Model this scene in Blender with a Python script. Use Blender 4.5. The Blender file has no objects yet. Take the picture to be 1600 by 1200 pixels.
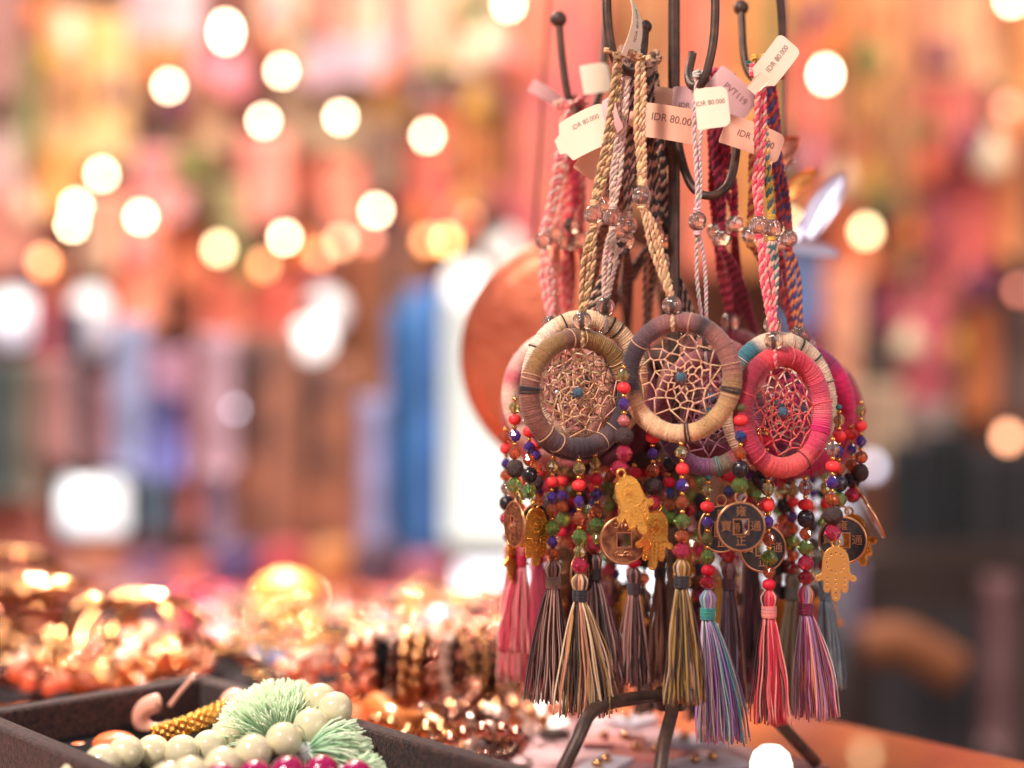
import bpy, bmesh, math, random
from mathutils import Vector, Matrix, Quaternion
R = random.Random(11)
PI = math.pi
S = bpy.context.scene
COL = S.collection
# ------------------------------------------------------------------ camera, world, lights, exposure
FPX, FOC = 2222.2, 0.711
cam = bpy.data.cameras.new('camera'); camo = bpy.data.objects.new('camera', cam); COL.objects.link(camo)
camo.location = (0, 0, 0); camo.rotation_euler = (PI/2, 0, 0)
cam.lens = 50; cam.sensor_width = 36; cam.clip_start = 0.02; cam.clip_end = 60
cam.dof.use_dof = True; cam.dof.focus_distance = FOC; cam.dof.aperture_fstop = 1.9
cam.dof.aperture_ratio = 1.0
S.camera = camo
W = bpy.data.worlds.new('World'); S.world = W; W.use_nodes = True
_n = W.node_tree; bg = _n.nodes['Background']; bg.inputs[1].default_value = 1.0
_tc = _n.nodes.new('ShaderNodeTexCoord'); _vo = _n.nodes.new('ShaderNodeTexVoronoi'); _vo.inputs['Scale'].default_value = 5.5
_cr = _n.nodes.new('ShaderNodeValToRGB'); _cr.color_ramp.interpolation = 'CONSTANT'
_cr.color_ramp.elements[0].color = (1, 1, 1, 1); _cr.color_ramp.elements[1].position = 0.16; _cr.color_ramp.elements[1].color = (0, 0, 0, 1)
_mx = _n.nodes.new('ShaderNodeMix'); _mx.data_type = 'RGBA'; _mx.inputs[6].default_value = (0.178, 0.192, 0.226, 1); _mx.inputs[7].default_value = (5.2, 4.4, 3.6, 1)  # unseen bright spots added all round for reflections in glossy things
_n.links.new(_tc.outputs['Generated'], _vo.inputs['Vector']); _n.links.new(_vo.outputs['Distance'], _cr.inputs['Fac'])
_n.links.new(_cr.outputs['Color'], _mx.inputs[0]); _n.links.new(_mx.outputs[2], bg.inputs[0])
def area(name, loc, aim, size, power, col):
    l = bpy.data.lights.new(name, 'AREA'); l.shape = 'DISK'; l.size = size; l.energy = power; l.color = col
    o = bpy.data.objects.new(name, l); COL.objects.link(o); o.location = loc
    o.rotation_euler = (Vector(aim)-Vector(loc)).to_track_quat('-Z', 'Y').to_euler(); return o
area('key_light', (-0.55, 0.10, 0.75), (0.10, 0.72, -0.02), 0.2, 17.5, (1.0, 0.86, 0.76))
area('fill_light', (0.75, 0.05, 0.15), (0.10, 0.72, -0.05), 0.4, 2.6, (1.0, 0.82, 0.78))
area('rim_light', (-0.25, 1.35, 0.55), (0.08, 0.75, 0.0), 0.25, 3.6, (1.0, 0.74, 0.5))
_t = area('heap_glint_light', (-0.22, 1.55, 0.66), (-0.22, 1.16, -0.2), 0.05, 8.0, (1.0, 0.91, 0.82)); _t.data.spread = math.radians(50)  # unseen light added for glints on the jewellery heaps
for _x, _y, _z in ((-0.9, 0.1, 0.35), (-0.35, -0.3, 0.5), (0.25, -0.35, 0.55), (0.7, 0.0, 0.5), (-0.1, 0.05, 0.95), (1.0, 0.5, 0.3)):  # small unseen lights added for sparkle on beads and metal
    area('sparkle_light', (_x, _y, _z), (0.10, 0.72, -0.06), 0.05, 0.5, (1.0, 0.92, 0.84))
area('stall_fill_light', (-0.7, 1.7, 1.5), (-0.4, 3.0, 0.1), 0.9, 52, (1.0, 0.93, 0.87))  # unseen ceiling lights added to brighten the stalls behind
area('stall_fill_light', (1.1, 1.6, 1.5), (0.9, 3.0, 0.3), 0.8, 29, (1.0, 0.89, 0.76))
S.view_settings.view_transform = 'Standard'; S.view_settings.look = 'None'
S.view_settings.exposure = 0.0; S.view_settings.gamma = 1.0; S.view_settings.use_curve_mapping = False
S.render.engine = 'CYCLES'
cy = S.cycles
cy.use_denoising = True; cy.max_bounces = 10; cy.transmission_bounces = 8; cy.transparent_max_bounces = 12
cy.caustics_reflective = False; cy.caustics_refractive = False; cy.sample_clamp_indirect = 6
# ------------------------------------------------------------------ helpers
def P(px, py, d): return Vector(((px-800)/FPX*d, d, (600-py)/FPX*d))
MM = FOC/FPX            # metres for one photo pixel at the focus distance
def lin(c):
    return tuple(((v/255)/12.92 if v/255 <= 0.04045 else ((v/255+0.055)/1.055)**2.4) for v in c[:3])
def tag(o, label=None, cat=None, group=None, kind=None):
    if label: o['label'] = label
    if cat: o['category'] = cat
    if group: o['group'] = group
    if kind: o['kind'] = kind
    return o
def empty(name, loc, label, cat, group=None):
    o = bpy.data.objects.new(name, None); COL.objects.link(o); o.location = loc; o.empty_display_size = 0.01
    return tag(o, label, cat, group)
def mat(name, col=None, rough=0.5, metal=0.0, trans=0.0, attr=False, emit=None, estr=0, coat=0, ior=1.4, sheen=0,
        noise=None, bump=None, mix2=None, spec=0.5):
    m = bpy.data.materials.new(name); m.use_nodes = True; nt = m.node_tree; b = nt.nodes['Principled BSDF']
    if col: b.inputs['Base Color'].default_value = (*lin(col), 1)
    b.inputs['Roughness'].default_value = rough; b.inputs['Metallic'].default_value = metal
    b.inputs['Transmission Weight'].default_value = trans; b.inputs['IOR'].default_value = ior
    b.inputs['Coat Weight'].default_value = coat; b.inputs['Coat Roughness'].default_value = 0.03
    b.inputs['Sheen Weight'].default_value = sheen; b.inputs['Specular IOR Level'].default_value = spec
    src = None
    if attr:
        a = nt.nodes.new('ShaderNodeAttribute'); a.attribute_name = 'Col'; src = a.outputs['Color']
    tc = None
    if noise or bump:
        tc = nt.nodes.new('ShaderNodeTexCoord')
    if noise:                       # (scale, amount or second colour)
        n = nt.nodes.new('ShaderNodeTexNoise'); n.inputs['Scale'].default_value = noise[0]; n.inputs['Detail'].default_value = 4
        nt.links.new(tc.outputs['Object'], n.inputs['Vector'])
        rp = nt.nodes.new('ShaderNodeValToRGB'); rp.color_ramp.elements[0].position = 0.38; rp.color_ramp.elements[1].position = 0.64
        nt.links.new(n.outputs['Fac'], rp.inputs['Fac'])
        mx = nt.nodes.new('ShaderNodeMix'); mx.data_type = 'RGBA'
        if mix2:
            mx.inputs[7].default_value = (*lin(mix2), 1); mx.inputs[6].default_value = (*lin(col), 1) if col else (1, 1, 1, 1)
            if src: nt.links.new(src, mx.inputs[6])
            nt.links.new(rp.outputs['Color'], mx.inputs[0])
        else:
            mx.blend_type = 'MULTIPLY'; mx.inputs[0].default_value = noise[1]
            if src: nt.links.new(src, mx.inputs[6])
            else: mx.inputs[6].default_value = (*lin(col), 1)
            nt.links.new(rp.outputs['Color'], mx.inputs[7])
        src = mx.outputs[2]
    if src: nt.links.new(src, b.inputs['Base Color'])
    if bump:                        # (scale, strength, distance)
        n = nt.nodes.new('ShaderNodeTexNoise'); n.inputs['Scale'].default_value = bump[0]; n.inputs['Detail'].default_value = 3
        nt.links.new(tc.outputs['Object'], n.inputs['Vector'])
        bp = nt.nodes.new('ShaderNodeBump'); bp.inputs['Strength'].default_value = bump[1]; bp.inputs['Distance'].default_value = bump[2]
        nt.links.new(n.outputs['Fac'], bp.inputs['Height']); nt.links.new(bp.outputs['Normal'], b.inputs['Normal'])
    if emit:
        b.inputs['Emission Color'].default_value = (*lin(emit), 1); b.inputs['Emission Strength'].default_value = estr
    return m
class MB:
    def __init__(s): s.v = []; s.f = []; s.mi = []; s.c = []; s.sm = []; s.col = (1, 1, 1)
    def add(s, vs, fs, mi=0, cols=None, smooth=True):
        b = len(s.v); s.v += [tuple(v) for v in vs]
        s.c += cols if cols else [s.col]*len(vs)
        s.f += [tuple(i+b for i in f) for f in fs]; s.mi += [mi]*len(fs); s.sm += [smooth]*len(fs)
    def tube(s, pts, r, n=6, mi=0, closed=False, cols=None, caps=True, smooth=True, flat=1.0):
        pts = [Vector(p) for p in pts]; m = len(pts)
        rs = r if isinstance(r, (list, tuple)) else [r]*m
        T = []
        for i in range(m):
            a = pts[(i-1) % m] if (closed or i) else pts[0]
            c = pts[(i+1) % m] if (closed or i < m-1) else pts[-1]
            t = c-a; T.append(t.normalized() if t.length > 1e-9 else Vector((0, 0, 1)))
        ref = Vector((0, 1, 0)) if abs(T[0].y) < 0.9 else Vector((1, 0, 0))
        nrm = (ref-T[0]*ref.dot(T[0])).normalized(); vs = []; cs = []
        for i in range(m):
            nrm = nrm-T[i]*nrm.dot(T[i])
            nrm = nrm.normalized() if nrm.length > 1e-6 else T[i].orthogonal().normalized()
            bn = T[i].cross(nrm)
            for k in range(n):
                a = 2*PI*k/n
                vs.append(pts[i]+nrm*(math.cos(a)*rs[i]*flat)+bn*(math.sin(a)*rs[i]))
                cs.append(cols[i] if cols else s.col)
        fs = []
        for i in range(m if closed else m-1):
            j = (i+1) % m
            for k in range(n):
                fs.append((i*n+k, i*n+(k+1) % n, j*n+(k+1) % n, j*n+k))
        if caps and not closed:
            fs.append(tuple(range(n-1, -1, -1))); fs.append(tuple((m-1)*n+k for k in range(n)))
        s.add(vs, fs, mi, cs, smooth)
    def lathe(s, prof, n=16, c=(0, 0, 0), M=None, mi=0, smooth=True):
        vs = []; c = Vector(c)
        for r, z in prof:
            for k in range(n):
                a = 2*PI*k/n; p = Vector((r*math.cos(a), r*math.sin(a), z))
                vs.append(c+(M @ p if M else p))
        fs = []
        for i in range(len(prof)-1):
            for k in range(n):
                fs.append((i*n+k, i*n+(k+1) % n, (i+1)*n+(k+1) % n, (i+1)*n+k))
        s.add(vs, fs, mi, None, smooth)
    def ball(s, c, r, n=10, m=6, mi=0, sz=1.0, smooth=True):
        prof = [(max(1e-7, r*math.sin(PI*i/m)), -r*sz*math.cos(PI*i/m)) for i in range(m+1)]
        s.lathe(prof, n, c, None, mi, smooth)
    def box(s, lo, hi, M=None, mi=0):
        x0, y0, z0 = lo; x1, y1, z1 = hi
        vs = [Vector(p) for p in ((x0,y0,z0),(x1,y0,z0),(x1,y1,z0),(x0,y1,z0),(x0,y0,z1),(x1,y0,z1),(x1,y1,z1),(x0,y1,z1))]
        if M: vs = [M @ v for v in vs]
        s.add(vs, [(0,3,2,1),(4,5,6,7),(0,1,5,4),(1,2,6,5),(2,3,7,6),(3,0,4,7)], mi, None, False)
    def mesh(s, name, mats):
        me = bpy.data.meshes.new(name); me.from_pydata(s.v, [], s.f)
        me.polygons.foreach_set('material_index', s.mi); me.polygons.foreach_set('use_smooth', s.sm)
        ca = me.color_attributes.new('Col', 'FLOAT_COLOR', 'POINT')
        ca.data.foreach_set('color', [x for c in s.c for x in (c[0], c[1], c[2], 1.0)])
        for m in (mats if isinstance(mats, (list, tuple)) else [mats]): me.materials.append(m)
        return me
    def build(s, name, mats, parent=None, origin=(0, 0, 0), loc=None):
        o_ = Vector(origin)
        if o_.length: s.v = [(v[0]-o_.x, v[1]-o_.y, v[2]-o_.z) for v in s.v]
        me = s.mesh(name, mats); return link(name, me, parent, loc if loc is not None else origin)
def link(name, me, parent=None, loc=(0, 0, 0), rot=None):
    o = bpy.data.objects.new(name, me); COL.objects.link(o)
    if parent: o.parent = parent
    o.location = loc
    if rot: o.rotation_euler = rot
    return o
def from_curve(cu, name, mats):
    o = bpy.data.objects.new('tmp', cu); COL.objects.link(o)
    dg = bpy.context.evaluated_depsgraph_get(); me = bpy.data.meshes.new_from_object(o.evaluated_get(dg))
    bpy.data.objects.remove(o); me.name = name; me.materials.clear()
    for m in (mats if isinstance(mats, (list, tuple)) else [mats]): me.materials.append(m)
    return me
def text_mesh(body, size, ext, m, bold=0.0, xs=1.0):
    cu = bpy.data.curves.new('writing', 'FONT'); cu.body = body; cu.size = size; cu.extrude = ext; cu.offset = bold
    cu.align_x = 'CENTER'; cu.align_y = 'CENTER'; cu.resolution_u = 3
    me = from_curve(cu, 'lettering', m)
    if xs != 1: me.transform(Matrix.Diagonal((xs, 1, 1, 1)))
    return me
def fill_mesh(loops, ext, bev, m, name='plate'):
    cu = bpy.data.curves.new('outline', 'CURVE'); cu.dimensions = '2D'; cu.fill_mode = 'BOTH'; cu.extrude = ext
    cu.bevel_depth = bev; cu.bevel_resolution = 1
    for lp in loops:
        sp = cu.splines.new('POLY'); sp.points.add(len(lp)-1)
        for i, p in enumerate(lp): sp.points[i].co = (p[0], p[1], 0, 1)
        sp.use_cyclic_u = True
    return from_curve(cu, name, m)
def catmull(pts, n=8):
    pts = [Vector(p) for p in pts]; q = [pts[0]*2-pts[1]]+pts+[pts[-1]*2-pts[-2]]; out = []
    for i in range(1, len(q)-2):
        for k in range(n):
            t = k/n; a, b, c, d = q[i-1], q[i], q[i+1], q[i+2]
            out.append(0.5*((2*b)+(c-a)*t+(2*a-5*b+4*c-d)*t*t+(3*b-a-3*c+d)*t**3))
    out.append(pts[-1]); return out
def resample(pts, step):
    L = [0]
    for a, b in zip(pts, pts[1:]): L.append(L[-1]+(b-a).length)
    n = max(2, int(L[-1]/step)); out = []; j = 0
    for i in range(n+1):
        s = L[-1]*i/n
        while j < len(L)-2 and L[j+1] < s: j += 1
        d = L[j+1]-L[j]; t = (s-L[j])/d if d > 0 else 0
        out.append(pts[j].lerp(pts[j+1], min(1, max(0, t))))
    return out
# ------------------------------------------------------------------ materials
IRON = mat('iron', (66, 54, 50), 0.42, 0.35, bump=(900, 0.35, 0.0004), noise=(160, 0.0), mix2=(92, 66, 56))
THREAD = mat('thread', None, 0.78, attr=True, sheen=0.25, noise=(1500, 0.22))
WRAP = mat('wrap_thread', None, 0.72, attr=True, sheen=0.35, noise=(1100, 0.3))
SILK = mat('silk_fringe', None, 0.45, attr=True, sheen=0.3, noise=(1800, 0.18))
WEB = mat('web_thread', None, 0.5, attr=True)
GOLD = mat('gold_metal', (250, 186, 92), 0.24, 0.88, bump=(1400, 0.25, 0.0002))
GOLD2 = mat('satin_gold', (242, 186, 108), 0.42, 0.9)
SEEDM = mat('gold_seed', (240, 180, 98), 0.2, 0.9)
COPF = mat('copper_face', (188, 132, 92), 0.36, 0.8, noise=(260, 0.0), mix2=(126, 80, 66), bump=(1500, 0.3, 0.0002))
COPR = mat('copper_rim', (222, 158, 118), 0.3, 0.85)
DRKF = mat('dark_coin_face', (66, 56, 54), 0.5, 0.4, noise=(300, 0.0), mix2=(40, 44, 52), bump=(1500, 0.3, 0.0002))
DRKR = mat('worn_coin_rim', (200, 146, 108), 0.34, 0.8)
def crystal(name, c, tr=0.55, r=0.04): return mat(name, tuple(min(255, v*1.08+6) for v in c), 0.015, 0.0, tr, coat=1.0, ior=1.4, spec=1.0)
BM = {
 'clear': crystal('clear_crystal', (255, 244, 236), 0.93), 'yellow': crystal('amber_crystal', (255, 222, 150), 0.9),
 'purple': crystal('purple_crystal', (80, 54, 150), 0.5), 'blue': crystal('blue_crystal', (38, 56, 110), 0.2),
 'orange': crystal('orange_crystal', (255, 120, 76), 0.8), 'green': crystal('green_crystal', (150, 196, 104), 0.85),
 'magenta': crystal('magenta_crystal', (240, 62, 104), 0.75), 'wine': crystal('wine_crystal', (176, 36, 58), 0.6),
 'red': mat('red_bead', (238, 62, 66), 0.42, spec=0.4), 'cherry': mat('cherry_bead', (205, 34, 58), 0.5, spec=0.4),
 'lava': mat('lava_stone', (72, 56, 56), 0.7, bump=(900, 1.0, 0.0012)),
 'onyx': mat('black_bead', (40, 34, 42), 0.25, coat=0.4), 'seed': SEEDM, 'teal': mat('teal_seed', (60, 130, 140), 0.3),
 'webblue': crystal('smoky_blue_crystal', (70, 105, 125), 0.35), 'pinky': crystal('pink_crystal', (240, 130, 130), 0.5)}
def facet_bead(r, h, n=8, hole=0.25):
    m = MB()
    prof = [(r*hole*1.4, -h/2), (r*0.72, -h*0.33), (r, 0), (r*0.72, h*0.33), (r*hole*1.4, h/2)]
    vs = []
    for i, (rr, z) in enumerate(prof):
        off = 0.5 if i % 2 else 0
        for k in range(n):
            a = 2*PI*(k+off)/n; vs.append((rr*math.cos(a), rr*math.sin(a), z))
    fs = []
    for i in range(4):
        o0 = 0.5 if i % 2 else 0
        for k in range(n):
            a, b = i*n+k, i*n+(k+1) % n; c, d = (i+1)*n+k, (i+1)*n+(k+1) % n
            if o0 == 0: fs += [(a, b, c), (b, d, c)]
            else: fs += [(a, b, d), (a, d, c)]
    fs.append(tuple(range(n-1, -1, -1))); fs.append(tuple(4*n+k for k in range(n)))
    m.add(vs, fs, 0, None, False); return m
def round_bead(r, h, n=18):
    m = MB(); prof = [(r*0.18, -h*0.5)]
    for i in range(1, 10):
        a = PI*i/10; prof.append((r*(math.sin(a)**0.75), -h/2*math.cos(a)))
    prof.append((r*0.18, h*0.5)); m.lathe(prof, n)
    m.f += [tuple(range(n-1, -1, -1)), tuple(10*n+k for k in range(n))]; m.mi += [0, 0]; m.sm += [True]*2; return m
def lava_bead(r):
    bm = bmesh.new(); bmesh.ops.create_icosphere(bm, subdivisions=4, radius=r)
    rr = random.Random(5)
    pits = [Vector((rr.gauss(0, 1), rr.gauss(0, 1), rr.gauss(0, 1))).normalized() for _ in range(60)]
    sz = [rr.uniform(0.08, 0.2) for _ in pits]
    for v in bm.verts:
        d = v.co.normalized(); k = 1.0
        for p, w in zip(pits, sz):
            q = (d-p).length
            if q < w: k -= 0.16*w/0.2*(1-(q/w)**2)
        v.co *= k
    for f in bm.faces: f.smooth = True
    me = bpy.data.meshes.new('lava_bead'); bm.to_mesh(me); bm.free(); me.materials.append(BM['lava']); return me
px = MM
BEAD = {}
def bead_def(key, kind, w, h):
    r = w*px/2; hh = h*px
    if kind == 'f': me = facet_bead(r, hh).mesh('bead', BM[key])
    elif kind == 'l': me = lava_bead(r)
    else: me = round_bead(r, hh).mesh('bead', BM[key])
    BEAD[key] = (me, hh)
for k_, kd, w_, h_ in ((a_, b_, c_*1.03 if a_ != 'seed' else c_, d_*1.03) for a_, b_, c_, d_ in (('clear','f',23,22),('yellow','f',20,19),('purple','f',19,18),('blue','f',19,18),('orange','f',22,20),('green','f',26,23),
        ('magenta','f',28,24),('wine','f',26,21),('pinky','f',20,18),('red','r',22,17),('cherry','r',21,17),('lava','l',28,27),('onyx','r',26,26),('seed','r',8.5,6.5),('teal','r',9,8))):
    bead_def(k_, kd, w_, h_)
WEBBEAD = facet_bead(9.5*px, 17*px).mesh('bead', BM['webblue'])
def melon(r, h, m_):
    b = MB(); n = 40; vs = []; rows = 12
    for i in range(rows+1):
        a = PI*i/rows; rr = r*math.sin(a)**0.8 if 0 < i < rows else r*0.15
        for k in range(n): q = rr*(1-0.09*abs(math.sin(5*2*PI*k/n/1.0))); vs.append((q*math.cos(2*PI*k/n), q*math.sin(2*PI*k/n), -h/2*math.cos(a)))
    b.add(vs, [(i*n+k, i*n+(k+1) % n, (i+1)*n+(k+1) % n, (i+1)*n+k) for i in range(rows) for k in range(n)]+[tuple(range(n-1, -1, -1)), tuple(rows*n+k for k in range(n))])
    return b.mesh('cord_bead', m_)
CORDBEAD = melon(15*px, 29*px, mat('cord_glass', (255, 232, 222), 0.03, 0, 0.92, coat=0.6, ior=1.30))
BNAME = {'seed': 'seed_bead', 'teal': 'seed_bead', 'lava': 'lava_bead', 'onyx': 'round_bead', 'red': 'round_bead', 'cherry': 'round_bead'}
# ------------------------------------------------------------------ charms
GLY1 = text_mesh('雍', 8.2*px*2, 0.35*px, DRKR, 0.0); GLY2 = text_mesh('正', 8.0*px*2, 0.35*px, DRKR)
GLY3 = text_mesh('通', 8.0*px*2, 0.35*px, DRKR); GLY4 = text_mesh('寶', 8.2*px*2, 0.35*px, DRKR)
def coin(parent, loc, yaw, rad, dark=True, chinese=True, roll=0.0, pitch=0.0, tilt=0.0):
    r = rad*px; th = 0.0007; q = r*0.30
    n = 56; circ = [(r*0.97*math.cos(2*PI*k/n), r*0.97*math.sin(2*PI*k/n)) for k in range(n)]
    sq = [(-q, -q), (-q, q), (q, q), (q, -q)]
    me = fill_mesh([circ, sq], th, 0.0, DRKF if dark else COPF, 'coin')
    M = Matrix.Rotation(yaw, 4, 'Z') @ Matrix.Rotation(pitch, 4, 'X') @ Matrix.Rotation(roll, 4, 'Y') @ Matrix.Rotation(PI/2, 4, 'X')
    M = Matrix.Rotation(tilt, 4, 'Y') @ M
    o = link('coin', me, parent, loc); o.rotation_euler = M.to_euler()
    b = MB(); ring = [(r*math.cos(2*PI*k/n), r*math.sin(2*PI*k/n), 0) for k in range(n)]
    b.tube(ring, r*0.065, 8, 0, True)
    e = r*0.045
    for zz in (th, -th):
        for (x0, y0, x1, y1) in ((-q-e, -q-e, q+e, -q), (-q-e, q, q+e, q+e), (-q-e, -q, -q, q), (q, -q, q+e, q)):
            b.box((x0, y0, zz-0.0003), (x1, y1, zz+0.0004))
    b.build('coin_rim', DRKR if dark else COPR, o)
    zt = th+0.0003
    if chinese:
        s = r/(34*px)
        for g, (x, y) in zip((GLY1, GLY2, GLY3, GLY4), ((0, r*0.62), (0, -r*0.62), (r*0.63, 0), (-r*0.63, 0))):
            g_ = link('lettering', g, o, (x, y, zt)); g_.scale = (s, s, 1)
    else:
        b = MB(); w = r*0.028
        def st(pts):
            b.tube([Vector((x*r, y*r, zt)) for x, y in pts], w, 5)
        y = 0.60
        st([(-.42, y+.12), (-.28, y+.12), (-.26, y-.02), (-.34, y-.1), (-.42, y-.06)])
        st([(-.22, y+.13), (-.2, y-.09)]); st([(-.2, y+.13), (-.02, y+.13)]); st([(-.1, y+.12), (-.1, y-.1), (0, y-.12), (.04, y+.1)])
        st([(.06, y+.12), (.1, y-.1), (.18, y-.02), (.2, y+.12), (.2, y-.16), (.12, y-.2)]); st([(.24, y+.12), (.33, y-.1), (.42, y+.14)])
        y = -.62
        for cx in (-.22, .16):
            st([(cx-.16, y-.12), (cx-.2, y+.04), (cx-.1, y+.14), (cx+.04, y+.12), (cx+.1, y), (cx+.04, y-.14), (cx-.02, y-.1), (cx, y+.04)])
        st([(-.3, y-.02), (.3, y-.02), (.36, y-.12)])
        b.build('lettering', COPR, o)
    b = MB(); jr = 8.5*px
    b.tube([Vector((jr*math.cos(a), r+jr*1.0+jr*math.sin(a), 0)) for a in [2*PI*k/20 for k in range(20)]], 1.6*px, 6, 0, True)
    b.build('jump_ring', DRKR if dark else COPR, o)
    return o
HALF = [(0,13.5),(2.4,13.1),(4.6,11.8),(6.3,9.6),(7.2,6.5),(7.5,2),(7.8,-1.2),(8.8,-2.6),(10.4,-3.0),(11.4,-4.0),(11.4,-5.4),(10.4,-6.4),(8.9,-6.2),(7.6,-5.2),(6.9,-5.6),
        (6.8,-10.8),(6.2,-12.4),(4.9,-12.8),(3.7,-12.2),(3.1,-10.8),(2.75,-6.6),(2.6,-10.8),(2.5,-14.8),(1.7,-16.8),(0.7,-17.4)]
def hamsa(parent, loc, yaw, scale, flat=False, roll=0.0, pitch=0.0):
    k = 0.001*scale
    out = [(x*k, y*k) for x, y in HALF]+[(-x*k, y*k) for x, y in reversed(HALF[1:])]
    loops = [out]
    holes = []
    if flat:
        for a in range(0, 12):
            t = a/12*2*PI; holes.append((5.4*math.cos(t)*0.95, 5.4*math.sin(t)+4.4))
        for x in (-4.9, -0.05, 4.9):
            for y in (-4.5, -7.2, -9.9): holes.append((x, y))
        holes += [(0, -12.8), (0, -15), (9.9, -4.7), (-9.9, -4.7)]
        for hx, hy in holes:
            loops.append([((hx+0.7*math.cos(-2*PI*q/8))*k, (hy+0.7*math.sin(-2*PI*q/8))*k) for q in range(8)])
    me = fill_mesh(loops, 0.00045, 0.00015, GOLD2 if flat else GOLD, 'hamsa')
    M = Matrix.Rotation(yaw, 4, 'Z') @ Matrix.Rotation(pitch, 4, 'X') @ Matrix.Rotation(roll, 4, 'Y') @ Matrix.Rotation(PI/2, 4, 'X')
    o = link('hamsa_hand', me, parent, loc); o.rotation_euler = M.to_euler()
    b = MB()
    if not flat:
        z = 0.0007
        for i in range(len(out)):
            a = Vector((*out[i], z)); c = Vector((*out[(i+1) % len(out)], z)); n_ = max(1, int((c-a).length/0.0011))
            for j in range(n_): b.ball(a.lerp(c, j/n_)*0.96, 0.00052, 6, 4)
        for t in range(16): b.ball((4.2*k*math.cos(t*PI/8), (4.6+4.2*math.sin(t*PI/8))*k, z), 0.0006, 6, 4)
        for t in range(8): b.ball((1.9*k*math.cos(t*PI/4), (4.6+1.9*math.sin(t*PI/4))*k, z), 0.00055, 6, 4)
        b.ball((0, 4.6*k, z), 0.0011, 8, 5)
        for x in (-4.8, 0, 4.8):
            for y in range(-11, -2, 2): b.ball((x*k, y*k, z), 0.0007, 6, 4)
        b.tube([Vector((x*k, -2.3*k, z)) for x in (-7, -3, 0, 3, 7)], 0.00045, 5)
        for x in (-2.75, 2.75): b.tube([Vector((x*k, y*k, z)) for y in (-2.6, -7)], 0.0004, 5)
        b.build('filigree', GOLD, o)
        b = MB()
    jr = 7*px*scale
    b.tube([Vector((jr*math.cos(a), 13.5*k+jr*0.8+jr*math.sin(a), 0)) for a in [2*PI*q/18 for q in range(18)]], 2.0*px, 6, 0, True)
    b.build('hanging_loop', GOLD, o)
    return o
# ------------------------------------------------------------------ tassels
def tassel(parent, top, length, wb, lean, pal, n=62, head=26, band=None, seed=0, bw=20, r=1.4, layers=False):
    """top is where the looped head begins (world), length in photo px"""
    rr = random.Random(seed); top = Vector(top); band = band or pal[0]; n = int(n*1.3); wb0 = wb
    hc = top-Vector((0, 0, (head*0.5)*px)); bt = top-Vector((0, 0, head*px)); bb = bt-Vector((0, 0, 17*px))
    f = MB()
    for i in range(n):
        a = rr.uniform(0, 2*PI); u = math.sqrt((i+0.5)/n); c = lin(rr.choice(pal)); v = rr.uniform(0.7, 1.25)*(0.45 if sum(c) < 0.45 else 1.0)*(1.12 if sum(c) > 1.2 else 1); c = tuple(min(0.95, x*v) for x in c)
        x0 = math.cos(a)*u*bw*0.45; y0 = math.sin(a)*u*bw*0.4
        L = length*rr.uniform(0.94, 1.0)*(1 if rr.random() > 0.05 else 0.86); x1 = math.cos(a)*u*wb/2*(1+0.25*rr.uniform(-1, 1))+lean; y1 = math.sin(a)*u*wb*0.36
        ph = rr.uniform(0, 6); am = rr.uniform(0.6, 3.4); fq = rr.uniform(5, 11); wb = wb0*rr.uniform(.86, 1.0); pts = []
        for k in range(13):
            t = k/12; e = 1-(1-t)**1.5 if True else t
            e = math.sin(t*PI/2)**0.85*0.7+0.3*t
            pts.append(bb+Vector(((x0+(x1-x0)*e+am*math.sin(ph+t*fq)*t)*px, (y0+(y1-y0)*e+am*math.cos(ph+t*6)*t)*px, -L*t*px)))
        f.tube(pts, r*px*rr.uniform(0.75, 1.15), 5, 0, False, [c]*13)
    for i in range(2):          # stray threads
        a = rr.uniform(-1, 1); c = lin(rr.choice(pal)); L = length*rr.uniform(0.6, 0.95)
        pts = [bb+Vector(((lean*t+a*wb*0.62*t**1.3)*px, -rr.uniform(2, 5)*px, -L*t*px)) for t in [k/10 for k in range(11)]]
        f.tube(pts, 0.8*px, 5, 0, False, [c]*11)
    o = f.build('tassel', SILK, parent, origin=bb, loc=bb-parent.location)
    h = MB()
    for k in range(13):
        a = 2*PI*k/13+0.2; c = lin(pal[k % len(pal)])
        pts = [top+Vector((math.cos(a)*1.5*px, math.sin(a)*1.5*px, 0)), hc+Vector((math.cos(a)*10.5*px, math.sin(a)*9*px, 3*px)),
               hc+Vector((math.cos(a)*10*px, math.sin(a)*9*px, -6*px)), bt+Vector((math.cos(a)*6*px, math.sin(a)*6*px, -3*px))]
        h.tube(catmull(pts, 4), 2.4*px, 6, 0, False, [c]*13)
    h.build('tassel_head', SILK, o, origin=hc, loc=hc-bb)
    w = MB(); cb = lin(band)
    for k in range(7):
        z = bt.z-(2.6*k+0.5)*px
        ri = bw*0.52*px*(1+0.05*rr.uniform(-1, 1))
        w.tube([Vector((bt.x+ri*math.cos(a), bt.y+ri*0.9*math.sin(a), z)) for a in [2*PI*q/16 for q in range(16)]], 1.7*px, 6, 0, True, [tuple(x*rr.uniform(.8, 1.1) for x in cb)]*16)
    w.build('tassel_band', SILK, o, origin=bt, loc=bt-bb)
    return o
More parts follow.
